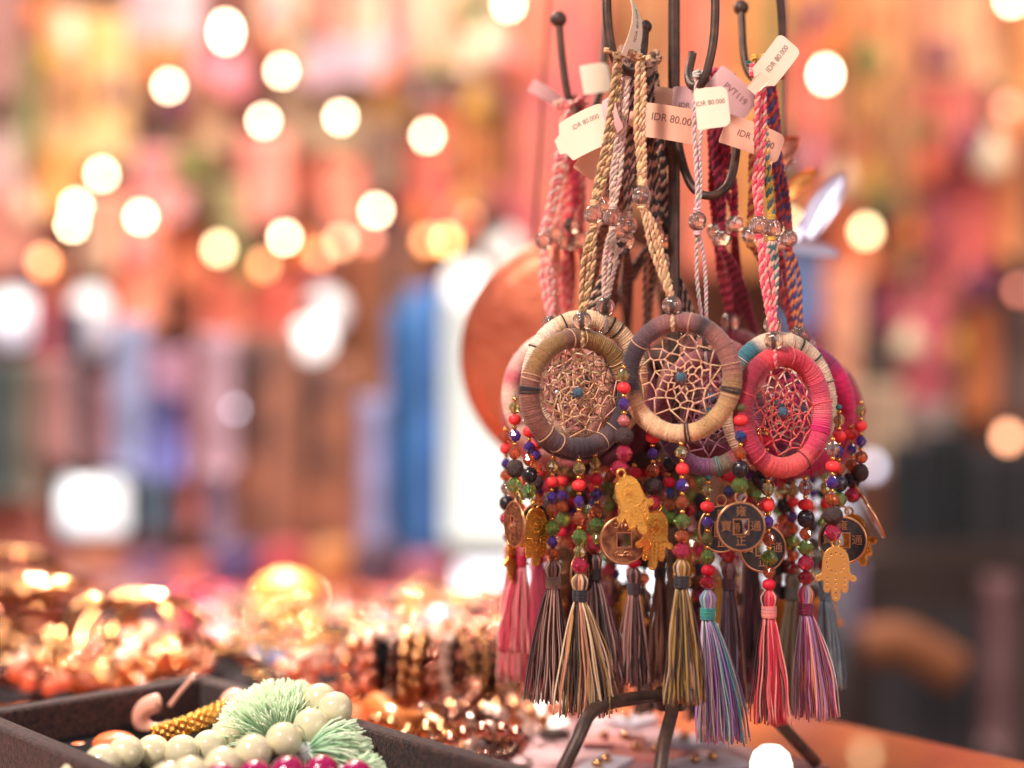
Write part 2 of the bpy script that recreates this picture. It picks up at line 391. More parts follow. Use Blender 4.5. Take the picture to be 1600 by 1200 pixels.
# ------------------------------------------------------------------ cord
def cord(mb, pts, r, pal, turns_len, rr, strands=2):
    path = resample(catmull(pts, 10), r*1.1); m = len(path); s = 0; L = [0]
    for a, b in zip(path, path[1:]): L.append(L[-1]+(b-a).length)
    for k in range(strands):
        c1 = lin(pal[k % len(pal)]); q = []
        for i in range(m):
            t = (path[min(i+1, m-1)]-path[max(i-1, 0)]).normalized(); u = Vector((0, 1, 0)); u = (u-t*u.dot(t)).normalized(); w = t.cross(u)
            a = 2*PI*(L[i]/turns_len+k/strands)
            q.append(path[i]+(u*math.cos(a)+w*math.sin(a))*r*0.55)
        mb.tube(q, r*0.62, 6, 0, False, [tuple(x*rr.uniform(.84, 1.08) for x in c1) for _ in range(m)])
        for _ in range(m//7):
            p = q[rr.randrange(m)]; dd = Vector((rr.gauss(0, 1), rr.gauss(0, .6), rr.gauss(0, .8))).normalized()*r*rr.uniform(1, 2.4)
            mb.tube([p, p+dd*0.6+Vector((0, 0, r*.3)), p+dd], 0.2*px, 3, 0, False, [tuple(min(1, x*1.2) for x in c1)]*3, caps=False)
def knot(mb, c, r, col):
    c = Vector(c); col = lin(col)
    for k in range(3):
        ax = Vector((R.uniform(-.4, .4), R.uniform(-.4, .4), 1)).normalized(); q = Quaternion((0, 0, 1), 0); M = ax.to_track_quat('Z', 'Y').to_matrix()
        mb.tube([c+M @ Vector((r*math.cos(a), r*math.sin(a), (k-1)*r*0.7)) for a in [2*PI*i/10 for i in range(10)]], r*0.6, 6, 0, True, [col]*10)
# ------------------------------------------------------------------ dreamcatcher
def seg_col(cols, ang):
    """cols: list of (angle, rgb) sorted; blends over the last 9 degrees before the next stop"""
    ang %= 360; n = len(cols)
    for i in range(n):
        a0 = cols[i][0]; a1 = cols[(i+1) % n][0]+(360 if i == n-1 else 0)
        x = ang if ang >= a0 else ang+360
        if a0 <= x < a1:
            t = max(0, (x-(a1-12))/12); c0 = lin(cols[i][1]); c1 = lin(cols[(i+1) % n][1])
            return tuple(p+(q-p)*t for p, q in zip(c0, c1))
    return lin(cols[-1][1])
TAGP = mat('tag_paper', (240, 220, 196), 0.6, bump=(300, 0.1, 0.0003))
TAGP2 = mat('peach_tag_paper', (232, 178, 152), 0.6, bump=(300, 0.1, 0.0003))
TAGP3 = mat('lilac_tag_paper', (214, 168, 168), 0.6)
INK = mat('ink', (132, 96, 90), 0.7)
def price_tag(parent, c, w, h, ang, yaw=0, pitch=0, paper=None, text='IDR 80.000', tsize=14, toff=(0, 0), shape='tab', neck=None, d=None):
    """rounded paper tab with a narrow neck; c = centre (world); w,h in px; ang = roll in degrees"""
    paper = paper or TAGP; W2, H2 = w/2*px, h/2*px; rc = min(W2, H2)*0.45
    pts = []
    for cx, cy_, a0 in ((W2-rc, H2-rc, 0), (-W2+rc*0.3, H2-rc*0.3, 90), (-W2+rc*0.3, -H2+rc*0.3, 180), (W2-rc, -H2+rc, 270)):
        r_ = rc if a0 in (0, 270) else rc*0.3
        for k in range(6):
            a = math.radians(a0+18*k); pts.append((cx+r_*math.cos(a), cy_+r_*math.sin(a)))
    if neck:
        i = 12; nk = neck*px; hn = H2*0.38
        pts = pts[:i]+[(-W2-nk*0.3, H2*0.5), (-W2-nk, hn), (-W2-nk, -hn), (-W2-nk*0.3, -H2*0.5)]+pts[i:]
    me = fill_mesh([pts], 0.00012, 0.0, paper, 'price_tag')
    bm = bmesh.new(); bm.from_mesh(me)
    for q in range(1, 14):
        bmesh.ops.bisect_plane(bm, geom=bm.verts[:]+bm.edges[:]+bm.faces[:], plane_co=(-W2+W2*q/7, 0, 0), plane_no=(1, 0, 0))
    bw = random.Random(int(c[0]*1e5)).uniform(-1, 1)
    bend = lambda x, y: -0.20*(x/W2)**2*W2+0.05*bw*W2*math.sin(2.6*x/W2+1)+0.10*(y/H2)*(x/W2)*W2*bw
    for v in bm.verts: v.co.z += bend(v.co.x, v.co.y)
    for f_ in bm.faces: f_.smooth = False
    bm.to_mesh(me); bm.free()
    M = Matrix.Rotation(math.radians(yaw), 4, 'Z') @ Matrix.Rotation(math.radians(-ang), 4, 'Y') @ Matrix.Rotation(math.radians(90+pitch), 4, 'X')
    o = link('price_tag', me, parent, Vector(c)-parent.location); o.rotation_euler = M.to_euler()
    if text:
        t = text_mesh(text, tsize*px, 0.00004, INK, 0.0, 0.92)
        for v in t.vertices:
            v.co.x += toff[0]*px; v.co.y += toff[1]*px; v.co.z += 0.00022+bend(v.co.x, v.co.y)
        link('lettering', t, o)
    return o
STD_C = ['seed','seed','yellow','seed','red','seed','purple','seed','orange','seed','green','yellow','magenta']
STD_S = ['seed','yellow','seed','red','seed','purple','seed','orange','lava','green']
def strand(root, top, beads, rr, sway=0.8):
    """thread with beads hanging from the world point top; returns the world point at its foot"""
    top = Vector(top); z = 0; pts = [Vector((0, 0, 4*px))]; places = []
    x = 0
    for b in beads:
        me, h = BEAD[b]; x += rr.uniform(-sway, sway)*px; z -= h*0.5
        places.append((b, me, Vector((x, rr.uniform(-.5, .5)*px, z)))); pts.append(Vector((x, 0, z))); z -= h*0.5
    end = Vector((x, 0, z-2*px)); pts.append(end)
    m = MB(); m.col = lin((150, 60, 60)); m.tube(pts, 0.9*px, 5)
    so = m.build('bead_strand', THREAD, root, loc=top-root.location)
    for b, me, p in places:
        o = link(BNAME.get(b, 'crystal_bead'), me, so, p, (rr.uniform(-.16, .16), rr.uniform(-.18, .18), rr.uniform(0, 3))); s_ = rr.uniform(.88, 1.07); o.scale = (s_, s_, rr.uniform(.93, 1.04))
    return top+end
def dreamcatcher(label, hook, hd, mid, midd, c, d, w, h, cols, webcol, cordpal, tube=14.5, yaw=0, roll=0, seed=1,
                 anchors=11, rows=5, strands=(), accents=(), hair=0, hooptop=None, web2=False, cordr=4.7, nc=3, group='dreamcatcher charms on the rack'):
    rr = random.Random(seed)
    hk = P(*hook, hd); root = empty('dreamcatcher', hk, label, 'dreamcatcher', group)
    k = d/FOC                                       # so that the size given is the size seen
    C0 = P(*c, d); ya = math.radians(yaw); U = Vector((math.cos(ya), math.sin(ya), 0)); V = Vector((0, 0, 1)); N = U.cross(V)
    tr = tube*px*k; RU = (w/2*px*k-tr)/math.cos(ya); RV = h/2*px*k-tr
    ro = math.radians(roll)
    def hp(a, rad=1.0, n=0.0, uo=0.0):
        x = RU*rad*math.cos(a); y = RV*rad*math.sin(a)
        x, y = x*math.cos(ro)-y*math.sin(ro), x*math.sin(ro)+y*math.cos(ro)
        return C0+U*x+V*y+N*n
    # wrapped hoop: every turn of thread is a ridge
    turns = 150; m = MB(); seg = turns*5; nn = 14; vs = []; cs = []; ridge = [rr.uniform(0.6, 1.3) for _ in range(turns+1)]; sl = [rr.uniform(-.5, .5) for _ in range(turns+1)]
    low = [rr.uniform(-.05, .05) for _ in range(24)]; shade = [rr.uniform(0.82, 1.1) for _ in range(turns+1)]
    for i in range(seg):
        a = 2*PI*i/seg; ctr = hp(a); tang = (hp(a+0.01)-ctr).normalized(); rad = (ctr-C0); rad = (rad-tang*rad.dot(tang)).normalized(); nb = tang.cross(rad)
        j = i//5; ph = (i % 5)/5
        lw = low[int(a/(2*PI)*24) % 24]*(1-((a/(2*PI)*24) % 1))+low[(int(a/(2*PI)*24)+1) % 24]*((a/(2*PI)*24) % 1)
        for q in range(nn):
            b = 2*PI*q/nn
            hgt = 0.07*ridge[j]*(math.sin(PI*ph))
            r_ = tr*(0.93+lw+hgt); sh = tang*(tr*0.10*sl[j]*math.sin(b))
            vs.append(ctr+rad*(math.cos(b)*r_)+nb*(math.sin(b)*r_)+sh)
            cc = seg_col(cols, math.degrees(a)); cs.append(tuple(min(1, x*shade[j]) for x in cc))
    fs = []
    for i in range(seg):
        for q in range(nn): fs.append((i*nn+q, ((i+1) % seg)*nn+q, ((i+1) % seg)*nn+(q+1) % nn, i*nn+(q+1) % nn))
    m.add(vs, fs, 0, cs)
    for _ in range(hair):                            # fuzz of the wool
        a = rr.uniform(0, 2*PI); b = rr.uniform(0, 2*PI); ctr = hp(a); tang = (hp(a+0.01)-ctr).normalized(); rad = (ctr-C0).normalized(); nb = tang.cross(rad)
        dirv = rad*math.cos(b)+nb*math.sin(b); p0 = ctr+dirv*tr*0.95; L = rr.uniform(2, 6)*px
        p1 = p0+(dirv*0.6+tang*rr.uniform(-.9, .9)+Vector((0, 0, rr.uniform(-.3, .3))))*L*0.5; p2 = p1+(dirv*rr.uniform(0, .6)+tang*rr.uniform(-1, 1))*L*0.5
        cc = seg_col(cols, math.degrees(a)); m.tube([p0, p1, p2], 0.22*px, 3, 0, False, [tuple(min(1, x*1.3) for x in cc)]*3, caps=False)
    hoop = m.build('hoop', WRAP, root, origin=C0, loc=C0-hk)
    # bindings over the hoop: accents and the loops of the web
    def ringat(mb, a, rr_, rad_, col, slant=0.0):
        ctr = hp(a); tang = (hp(a+0.01)-ctr).normalized(); rad = (ctr-C0); rad = (rad-tang*rad.dot(tang)).normalized(); nb = tang.cross(rad)
        mb.tube([ctr+rad*(math.cos(b)*rr_)+nb*(math.sin(b)*rr_)+tang*(slant*math.sin(b)*rr_) for b in [2*PI*i/18 for i in range(18)]], rad_, 5, 0, True, [lin(col)]*18)
    if accents:
        mb = MB()
        for (ad, ac, aw) in accents:
            for t in range(aw): ringat(mb, math.radians(ad+t*1.9), tr*1.04, 1.3*px*k, ac, rr.uniform(-.1, .1))
        mb.build('binding', THREAD, hoop, origin=C0, loc=(0, 0, 0))
    mb = MB(); wr = 1.3*px*k; wc = lin(webcol)
    def web(offn, an, rws, a_off, mul=1.0):
        prev = [(2*PI*(i+rr.uniform(-.22, .22))/an+a_off) for i in range(an)]
        innr = 1-tr/min(RU, RV)*1.0
        pts = [hp(a, innr+0.01, offn) for a in prev]
        for a in prev[::2]: ringat(mb, a, tr*1.03, wr*0.6, webcol, rr.uniform(-.35, .35))
        angs = prev; rad = innr
        for row in range(rws):
            nr = innr*(1-0.80*((row+1)/rws)**0.85) if row < rws-1 else 0.15
            na = [(angs[i]+(angs[(i+1) % an]+(2*PI if i == an-1 else 0)))/2+rr.uniform(-.11, .11) for i in range(an)]
            np_ = [hp(a, nr*rr.uniform(.84, 1.16), offn+rr.uniform(-3, 3)*px) for a in na]
            for i in range(an):
                for tgt in (pts[i], pts[(i+1) % an]):
                    mb.tube([tgt, np_[i]], wr, 5, 0, False, [tuple(min(1, x*rr.uniform(.8, 1.1)) for x in wc)]*2)
                mb.ball(np_[i], wr*1.4, 6, 4)
            stems = [hp(na[i]+rr.uniform(-.05, .05), max(.08, nr-rr.uniform(.01, .07)), offn) for i in range(an)]
            if row < rws-1:
                for i in range(an): mb.tube([np_[i], stems[i]], wr*1.25, 5, 0, False, [wc]*2)
                np_ = stems
            pts = np_; angs = na; rad = nr
    mb.col = wc
    web(0.0, anchors, rows, 0.2)
    if web2: web(-tr*0.7, anchors, rows+1, 0.5)
    wo = mb.build('web', WEB, root, origin=C0, loc=C0-hk)
    b_ = link('web_bead', WEBBEAD, wo, N*(-tr*0.1)+Vector((0, -0.002, 0)), (PI/2, 0.3, 0)); b_.scale = (k, k, k)
    # hanging cord
    ht = hp(math.radians(90-roll) if hooptop is None else math.radians(hooptop)); mb = MB(); mp = P(*mid, midd)
    bt = ht+Vector((0, -0.002, tr+11*px)); cr = cordr*px
    q1 = hk.lerp(mp, 0.5)+Vector((rr.uniform(-4, 4)*px, 0, 0))
    for sgn in ((-1, 1) if nc == 2 else (-1.5, 0.2, 1.6)):
        j1, j2 = [Vector((rr.uniform(-3, 3)*px, rr.uniform(-3, 3)*px, 0)) for _ in '12']; h0 = hk+Vector((sgn*2.4*px, sgn*2*px, 6*px)); h1 = mp+Vector((sgn*1.2*px, 0, 14*px)); q0 = (h0+q1)/2; q2 = (q1+h1)/2
        cord(mb, [h0, q0+j1+Vector((sgn*3*px, 0, 0)), q1+Vector((sgn*3.4*px, sgn*px, 0)), q2+j2+Vector((sgn*2.4*px, 0, 0)), h1], cr*0.9, cordpal, rr.uniform(17, 24)*px, rr)
    knot(mb, mp+Vector((0, 0, 17*px)), 4.2*px, cordpal[0]); knot(mb, mp-Vector((0, 0, 17*px)), 4.2*px, cordpal[0])
    for sgn in ((-1, 1) if nc == 2 else (-1.2, 0.1, 1.3)):
        m1 = mp.lerp(bt, 0.5)+Vector((sgn*rr.uniform(5, 8)*px, rr.uniform(-3, 3)*px, 0)); m0 = mp.lerp(bt, 0.25)+Vector((sgn*rr.uniform(3, 6)*px, 0, 0))
        cord(mb, [mp+Vector((sgn*px, 0, -16*px)), m0, m1, bt+Vector((sgn*2*px, 0, 8*px))], cr*0.82, cordpal[::-1], rr.uniform(15, 22)*px, rr)
    cord(mb, [bt+Vector((0, 0, 12*px)), bt+Vector((0, 0, -10*px)), ht+Vector((0, -tr*1.1, 0)), ht+Vector((1*px, -tr*0.8, -tr*0.9))], cr*0.8, cordpal, 10*px, rr)
    # knot and tails at the top, over the hook
    knot(mb, hk+Vector((rr.uniform(-6, 6)*px, -3*px, rr.uniform(4, 12)*px)), 4.6*px, cordpal[-1])
    for t in range(4):
        e = hk+Vector((rr.uniform(-19, 19)*px, -rr.uniform(0, 9)*px, rr.uniform(4, 24)*px)); cord(mb, [hk+Vector((0, -3*px, 4*px)), (hk+e)/2+Vector((0, -3*px, 5*px)), e], cr*0.7, cordpal, 9*px, rr)
        knot(mb, e, rr.uniform(2.8, 4.2)*px, cordpal[t % len(cordpal)])
    co = mb.build('hanging_cord', THREAD, root, origin=hk, loc=(0, 0, 0))
    link('cord_bead', CORDBEAD, co, mp-hk, (0.1, 0.1, rr.uniform(0, 2))); link('cord_bead', CORDBEAD, co, bt-hk, (0.05, -0.1, rr.uniform(0, 2)))
    # strands: (angle or (px,py,d), beads, charm)
    for top, beads, charm in strands:
        tp = P(*top) if len(top) == 3 else hp(math.radians(top[0]))
        ft = strand(root, tp, beads, rr)
        if not charm: continue
        kind = charm[0]; kw = charm[1]
        if kind == 'tassel': tassel(root, ft+Vector((0, 0, 3*px)), seed=seed*7+3, **kw)
        elif kind == 'coin':
            kw = dict(kw); off = kw.pop('off', (0, 0)); rd = kw['rad']
            coin(root, ft-root.location+Vector((off[0]*px, -1*px, -(rd+14)*px+off[1]*px)), **kw)
        else:
            kw = dict(kw); off = kw.pop('off', (0, 0)); sc = kw['scale']
            hamsa(root, ft-root.location+Vector((off[0]*px, -1*px, -sc*0.019+off[1]*px)), **kw)
    return root
# ------------------------------------------------------------------ setting: table, floor, wall behind the stalls
ZT = -0.215
WOOD = mat('varnished_wood', (208, 112, 72), 0.22, coat=0.6, noise=(6, 0.0), mix2=(168, 84, 54))
WALL = mat('stall_wall', (150, 92, 68), 0.8, noise=(2.2, 0.0), mix2=(110, 66, 56))
FLOORM = mat('market_floor', (96, 82, 78), 0.6, noise=(3, 0.3))
e1, e2 = Vector((0.79, 0.243, 0)), Vector((-1.00, 2.272, 0)); prp = Vector((-0.75, -0.66, 0))*1.7
m = MB()
cor = [e1, e2, e2+prp, e1+prp]
vs = [(p.x, p.y, ZT) for p in cor]+[(p.x, p.y, ZT-0.035) for p in cor]
m.add(vs, [(0, 1, 2, 3), (7, 6, 5, 4), (0, 4, 5, 1), (1, 5, 6, 2), (2, 6, 7, 3), (3, 7, 4, 0)], 0, None, False)
t = m.build('display_table', WOOD); tag(t, 'glossy reddish brown wooden table top under the jewellery', 'table')
for p in (e1+prp*0.1+Vector((-.1, .1, 0)), e2+prp*0.1+Vector((.1, -.1, 0)), e2+prp*0.9, e1+prp*0.9):
    b = MB(); b.box((-0.03, -0.03, -1.05-ZT+0.035), (0.03, 0.03, 0)); b.build('leg', WOOD, t, loc=(p.x, p.y, ZT-0.0352))
m = MB(); m.box((-5, -2.5, -1.10), (5, 6, -1.05)); tag(m.build('floor', FLOORM), kind='structure')
m = MB(); m.box((-4, 3.5, -1.049), (4, 3.6, 2.6)); tag(m.build('wall', WALL), kind='structure')
# ------------------------------------------------------------------ the iron rack
RK = P(1053, 600, 0.742); RK.z = 0
rb = (RK.x, RK.y, ZT)
root = empty('jewellery_rack', rb, 'black wrought iron rack with curled hooks and splayed legs carrying the dreamcatchers', 'display rack')
def rtube(name, pts, r, ball=None, n=10, par=root, sub=8):
    b = MB(); q = catmull([Vector(p) for p in pts], sub); b.tube(q, r, n)
    if ball is not None: b.ball(q[-1 if ball > 0 else 0], abs(ball), 16, 10)
    return b.build(name, IRON, par, origin=rb, loc=(0, 0, 0))
r3 = 3.4*px
rtube('pole', [P(1053, -160, .742), P(1053, 400, .742), P(1052, 900, .742), P(1048, 1092, .742)], 9.6*px*.742/FOC)
D = .742
# upturned hooks: (points, radius, ball at the end)
rtube('hook', [P(1050, -130, D), P(1000, -150, .725), P(955, -110, .708), P(948, -20, .704), P(951, 50, .704), P(963, 96, .705), P(985, 112, .712), P(1003, 90, .722), P(1008, 42, .730)], 7.0*px, 11*px)
rtube('hook', [P(1056, -130, D), P(1085, -150, .722), P(1112, -110, .704), P(1117, -20, .700), P(1116, 50, .700), P(1108, 98, .701), P(1097, 130, .704), P(1082, 134, .712), P(1076, 118, .722), P(1082, 84, .730)], 7.0*px)
rtube('hook', [P(1056, -130, D), P(1140, -150, .745), P(1205, -110, .748), P(1217, -20, .748), P(1222, 60, .750), P(1212, 112, .752), P(1188, 128, .754), P(1165, 100, .758), P(1158, 12, .768)], 6.6*px, 13*px)
rtube('hook', [P(1050, -130, D), P(1000, -170, .80), P(950, -120, .815), P(945, 50, .80), P(935, 150, .79), P(912, 185, .782), P(890, 158, .780), P(879, 95, .780), P(873, 30, .780)], 6.4*px, 14*px)
rtube('scroll', [P(1056, 190, D), P(1064, 245, .735), P(1082, 292, .728), P(1110, 306, .724), P(1138, 288, .726), P(1150, 240, .730), P(1150, 190, .736)], 7.0*px)
rtube('scroll', [P(1050, 190, D), P(1040, 245, .75), P(1028, 285, .76), P(1005, 300, .77), P(985, 280, .772), P(980, 230, .774)], 6.6*px)
rb_ = MB(); rb_.lathe([(0.001, -0.006), (0.008, -0.005), (0.0095, 0), (0.008, 0.005), (0.001, 0.006)], 18); rb_.build('leg_hub', IRON, root, loc=P(1048, 1092, .742)-Vector(rb))
def leg(a, foot, mid, mid2): rtube('leg', [P(1048, 1088, .742), a, mid, mid2, foot], 10.5*px)
leg(P(1000, 1090, .715), (RK.x-0.075, .665, ZT+0.0045), P(930, 1108, .690), P(898, 1165, .675))
leg(P(1050, 1110, .715), (P(1022, 900, .655).x, .655, ZT+0.0045), P(1044, 1135, .690), P(1034, 1185, .672))
leg(P(1110, 1085, .755), (P(1275, 900, .79).x, .79, ZT+0.0045), P(1180, 1092, .765), P(1222, 1135, .775))
# ------------------------------------------------------------------ dreamcatchers
cream, tan, olive, brown, plum = (246, 214, 184), (226, 172, 126), (172, 132, 88), (156, 104, 92), (66, 50, 60)
webtan = (222, 178, 140)
brn_t = [(206, 160, 140), (92, 66, 62), (176, 134, 116), (70, 56, 58), (222, 184, 160)]
HL, HC, HR, HB = (970, 104), (1100, 122), (1186, 118), (893, 168)
A = dreamcatcher('olive and brown hoop in front on the left, with tan web and brown gold tassel', (966, 100), .704, (928, 335), .706, (904, 614), .705, 186, 203,
   [(0, (62, 46, 54)), (22, (190, 146, 96)), (40, (160, 122, 70)), (75, (152, 110, 62)), (98, (118, 72, 64)), (116, (150, 110, 64)), (166, (142, 88, 74)), (235, (98, 70, 76)), (262, plum), (290, (92, 66, 72)), (318, plum)],
   webtan, [(226, 186, 138), (150, 116, 82)], yaw=24, tube=15.5, seed=3, anchors=10, rows=5, web2=True, hair=500, hooptop=86,
   accents=[(174, (40, 34, 40), 4)],
   strands=[((805, 620, .700), ['seed', 'yellow', 'red', 'seed', 'purple', 'seed', 'orange', 'lava', 'green'], ('coin', dict(yaw=-1.12, rad=34, dark=False, roll=0.25, off=(0, 2)))),
            ((905, 716, .700), ['seed', 'yellow', 'seed', 'red', 'seed', 'purple', 'seed', 'orange', 'seed', 'green', 'yellow', 'magenta'],
             ('tassel', dict(length=178, wb=96, lean=14, n=80, pal=[(246, 206, 172), (188, 148, 78), (120, 84, 72), (214, 140, 104), (232, 190, 150), (70, 56, 58)], band=(44, 38, 46)))),
            ((968, 712, .704), ['seed', 'magenta', 'orange', 'green', 'seed'], ('coin', dict(yaw=0.12, rad=36, dark=False, chinese=False, off=(6, 4))))])
B = dreamcatcher('rose brown hoop turning tan and cream below, front middle above two gold hands', (1000, 96), .702, (1003, 306), .700, (1063, 590), .695, 187, 206,
   [(0, (150, 96, 88)), (10, (150, 98, 88)), (350, olive)] and [(8, (158, 102, 92)), (62, (70, 50, 56)), (78, (150, 98, 96)), (122, (104, 74, 82)), (150, plum), (205, (206, 150, 112)), (228, (248, 200, 156)), (283, (238, 186, 136)), (296, (196, 154, 106)), (348, (168, 128, 88))],
   (226, 178, 146), [(238, 200, 154), (196, 150, 112)], yaw=-14, tube=15.2, seed=8, anchors=11, rows=5, hair=500, hooptop=100,
   accents=[(345, (44, 36, 40), 3), (276, (60, 40, 40), 3)],
   strands=[((975, 570, .690), ['seed', 'yellow', 'red', 'seed', 'purple', 'seed', 'pinky', 'lava', 'magenta'], ('hamsa', dict(yaw=0.5, scale=1.0, roll=-0.42, off=(12, 0)))),
            ((1065, 690, .690), ['seed', 'yellow', 'seed', 'red', 'seed', 'purple', 'seed', 'orange', 'seed', 'green', 'orange', 'magenta'],
             ('tassel', dict(length=180, wb=64, lean=6, n=66, pal=[(206, 160, 60), (72, 58, 58), (228, 182, 150), (150, 116, 70), (196, 150, 84), (104, 76, 70)], band=(46, 40, 46)))),
            ((1158, 620, .690), ['seed', 'yellow', 'red', 'seed', 'blue', 'seed', 'orange', 'onyx', 'green'], ('coin', dict(yaw=0.05, rad=36, dark=True, off=(1, 2))))])
C_ = dreamcatcher('hot pink and coral hoop with pink web in front on the right', (1190, 124), .706, (1186, 352), .708, (1223, 644), .702, 168, 207,
   [(0, (240, 112, 128)), (20, (232, 84, 116)), (42, (236, 90, 108)), (62, (214, 56, 82)), (100, (226, 62, 74)), (128, (160, 34, 60)), (200, (196, 50, 84)), (246, (236, 92, 92)), (296, (240, 98, 104)), (318, (226, 64, 104)), (345, (232, 60, 116))],
   (232, 104, 104), [(236, 84, 108), (248, 168, 160)], yaw=24, seed=14, anchors=10, rows=5, tube=16.5, hair=350, hooptop=104,
   accents=[(300, (120, 30, 50), 1), (338, (220, 30, 110), 4)],
   strands=[((1196, 668, .715), ['seed', 'seed', 'cherry', 'seed', 'purple', 'seed', 'pinky', 'onyx', 'magenta', 'seed'], ('coin', dict(yaw=0.1, rad=36, dark=True, off=(-6, 2)))),
            ((1201, 748, .700), ['seed', 'yellow', 'seed', 'red', 'seed', 'purple', 'seed', 'orange', 'seed', 'green', 'orange', 'cherry'],
             ('tassel', dict(length=166, wb=60, lean=4, n=52, pal=[(222, 40, 78), (244, 156, 146), (60, 40, 48), (200, 34, 60), (236, 90, 100)], band=(240, 140, 138)))),
            ((1301, 683, .697), ['seed', 'clear', 'seed', 'red', 'seed', 'purple', 'seed', 'orange', 'lava', 'magenta'], ('hamsa', dict(yaw=-0.08, scale=0.86, flat=True, off=(4, 8))))])
D_ = dreamcatcher('cream hoop with a teal end and black bindings behind the hot pink hoop', (1180, 112), .716, (1206, 356), .724, (1217, 632), .722, 190, 228,
   [(0, cream), (95, (216, 150, 110)), (108, (246, 210, 180)), (122, (62, 120, 138)), (150, (236, 200, 170)), (200, cream)],
   (240, 206, 180), [(236, 186, 80), (86, 130, 128), (246, 206, 190)], yaw=12, seed=21, tube=15, hooptop=98,
   accents=[(66, (40, 60, 66), 1), (45, (50, 70, 70), 1), (20, (70, 70, 70), 1)],
   strands=[((1310, 632, .718), ['teal', 'seed', 'yellow', 'seed', 'red', 'seed', 'purple', 'seed', 'orange', 'onyx', 'green'], ('coin', dict(yaw=-0.35, rad=36, dark=True, off=(6, 0)))),
            ((1258, 744, .716), ['seed', 'clear', 'seed', 'red', 'onyx', 'orange', 'green', 'magenta', 'wine'],
             ('tassel', dict(length=166, wb=74, lean=14, n=66, head=30, pal=[(196, 44, 122), (226, 100, 104), (170, 130, 190), (206, 190, 196), (236, 160, 100), (150, 60, 110), (240, 150, 150)], band=(126, 24, 66))))])
E_ = dreamcatcher('magenta to crimson hoop rearmost on the right, violet at its top', (1196, 130), .735, (1232, 372), .748, (1250, 640), .752, 178, 212,
   [(0, (226, 28, 98)), (34, (232, 34, 108)), (50, (176, 60, 116)), (85, (150, 56, 116)), (130, (190, 30, 80)), (310, (206, 40, 82))],
   (200, 50, 110), [(176, 58, 52), (70, 60, 110), (226, 130, 80)], yaw=8, seed=27, hooptop=92,
   strands=[((1345, 626, .742), ['seed', 'yellow', 'seed', 'red', 'seed', 'purple', 'seed', 'orange', 'lava'], ('coin', dict(yaw=1.47, rad=40, dark=False, tilt=-0.5, off=(18, 0)))),
            ((1290, 748, .750), ['seed', 'yellow', 'seed', 'red', 'seed', 'green', 'orange', 'green', 'seed', 'magenta'],
             ('tassel', dict(length=150, wb=56, lean=8, n=44, pal=[(120, 150, 164), (90, 110, 126), (150, 168, 176)], band=(100, 120, 130))))])
M_ = dreamcatcher('crimson hoop almost hidden between the cream and the magenta hoops', (1204, 126), .742, (1218, 380), .760, (1242, 650), .768, 168, 200,
   [(0, (200, 40, 84)), (180, (180, 40, 70))], (220, 90, 110), [(206, 60, 70), (110, 40, 60)], yaw=5, seed=33,
   strands=[((1330, 664, .748), ['seed', 'red', 'seed', 'purple', 'seed', 'orange', 'onyx', 'magenta'], ('hamsa', dict(yaw=-0.6, scale=0.9, roll=-0.3, off=(6, 0)))),
            ((1240, 752, .765), ['seed', 'yellow', 'red', 'seed', 'purple', 'orange', 'green', 'orange', 'wine'],
             ('tassel', dict(length=196, wb=50, lean=-12, n=40, pal=[(136, 130, 110), (112, 112, 108), (160, 140, 112)], band=(112, 116, 108))))])
F_ = dreamcatcher('mauve and olive hoop with lilac web, above the teal and purple tassel', (1092, 126), .706, (1090, 346), .708, (1107, 645), .722, 172, 200,
   [(0, (142, 78, 104)), (22, (132, 110, 84)), (44, (176, 150, 120)), (80, (150, 80, 90)), (200, (96, 66, 96)), (244, (150, 96, 140)), (282, (150, 136, 116)), (308, (214, 92, 116)), (326, (166, 82, 112))],
   (172, 116, 138), [(236, 190, 196), (206, 200, 190)], yaw=-6, seed=41, anchors=11, hooptop=95, cordr=4.0, nc=2,
   accents=[(280, (120, 160, 160), 3)],
   strands=[((1020, 668, .704), ['seed', 'red', 'seed', 'purple', 'seed', 'orange', 'lava', 'magenta', 'seed'], ('hamsa', dict(yaw=0.5, scale=0.95, roll=0.10, off=(3, 26)))),
            ((1107, 742, .712), ['teal', 'seed', 'yellow', 'seed', 'red', 'seed', 'purple', 'seed', 'yellow', 'seed', 'green', 'cherry', 'wine'],
             ('tassel', dict(length=196, wb=84, lean=24, n=84, head=30, pal=[(184, 136, 206), (96, 164, 180), (180, 200, 190), (150, 140, 208), (232, 180, 200), (130, 176, 200)], band=(70, 168, 160)))),
            ((1186, 668, .716), ['seed', 'seed', 'cherry', 'purple', 'pinky', 'onyx', 'green', 'seed'], ('coin', dict(yaw=0.2, rad=36, dark=True, off=(-60, 18))))])
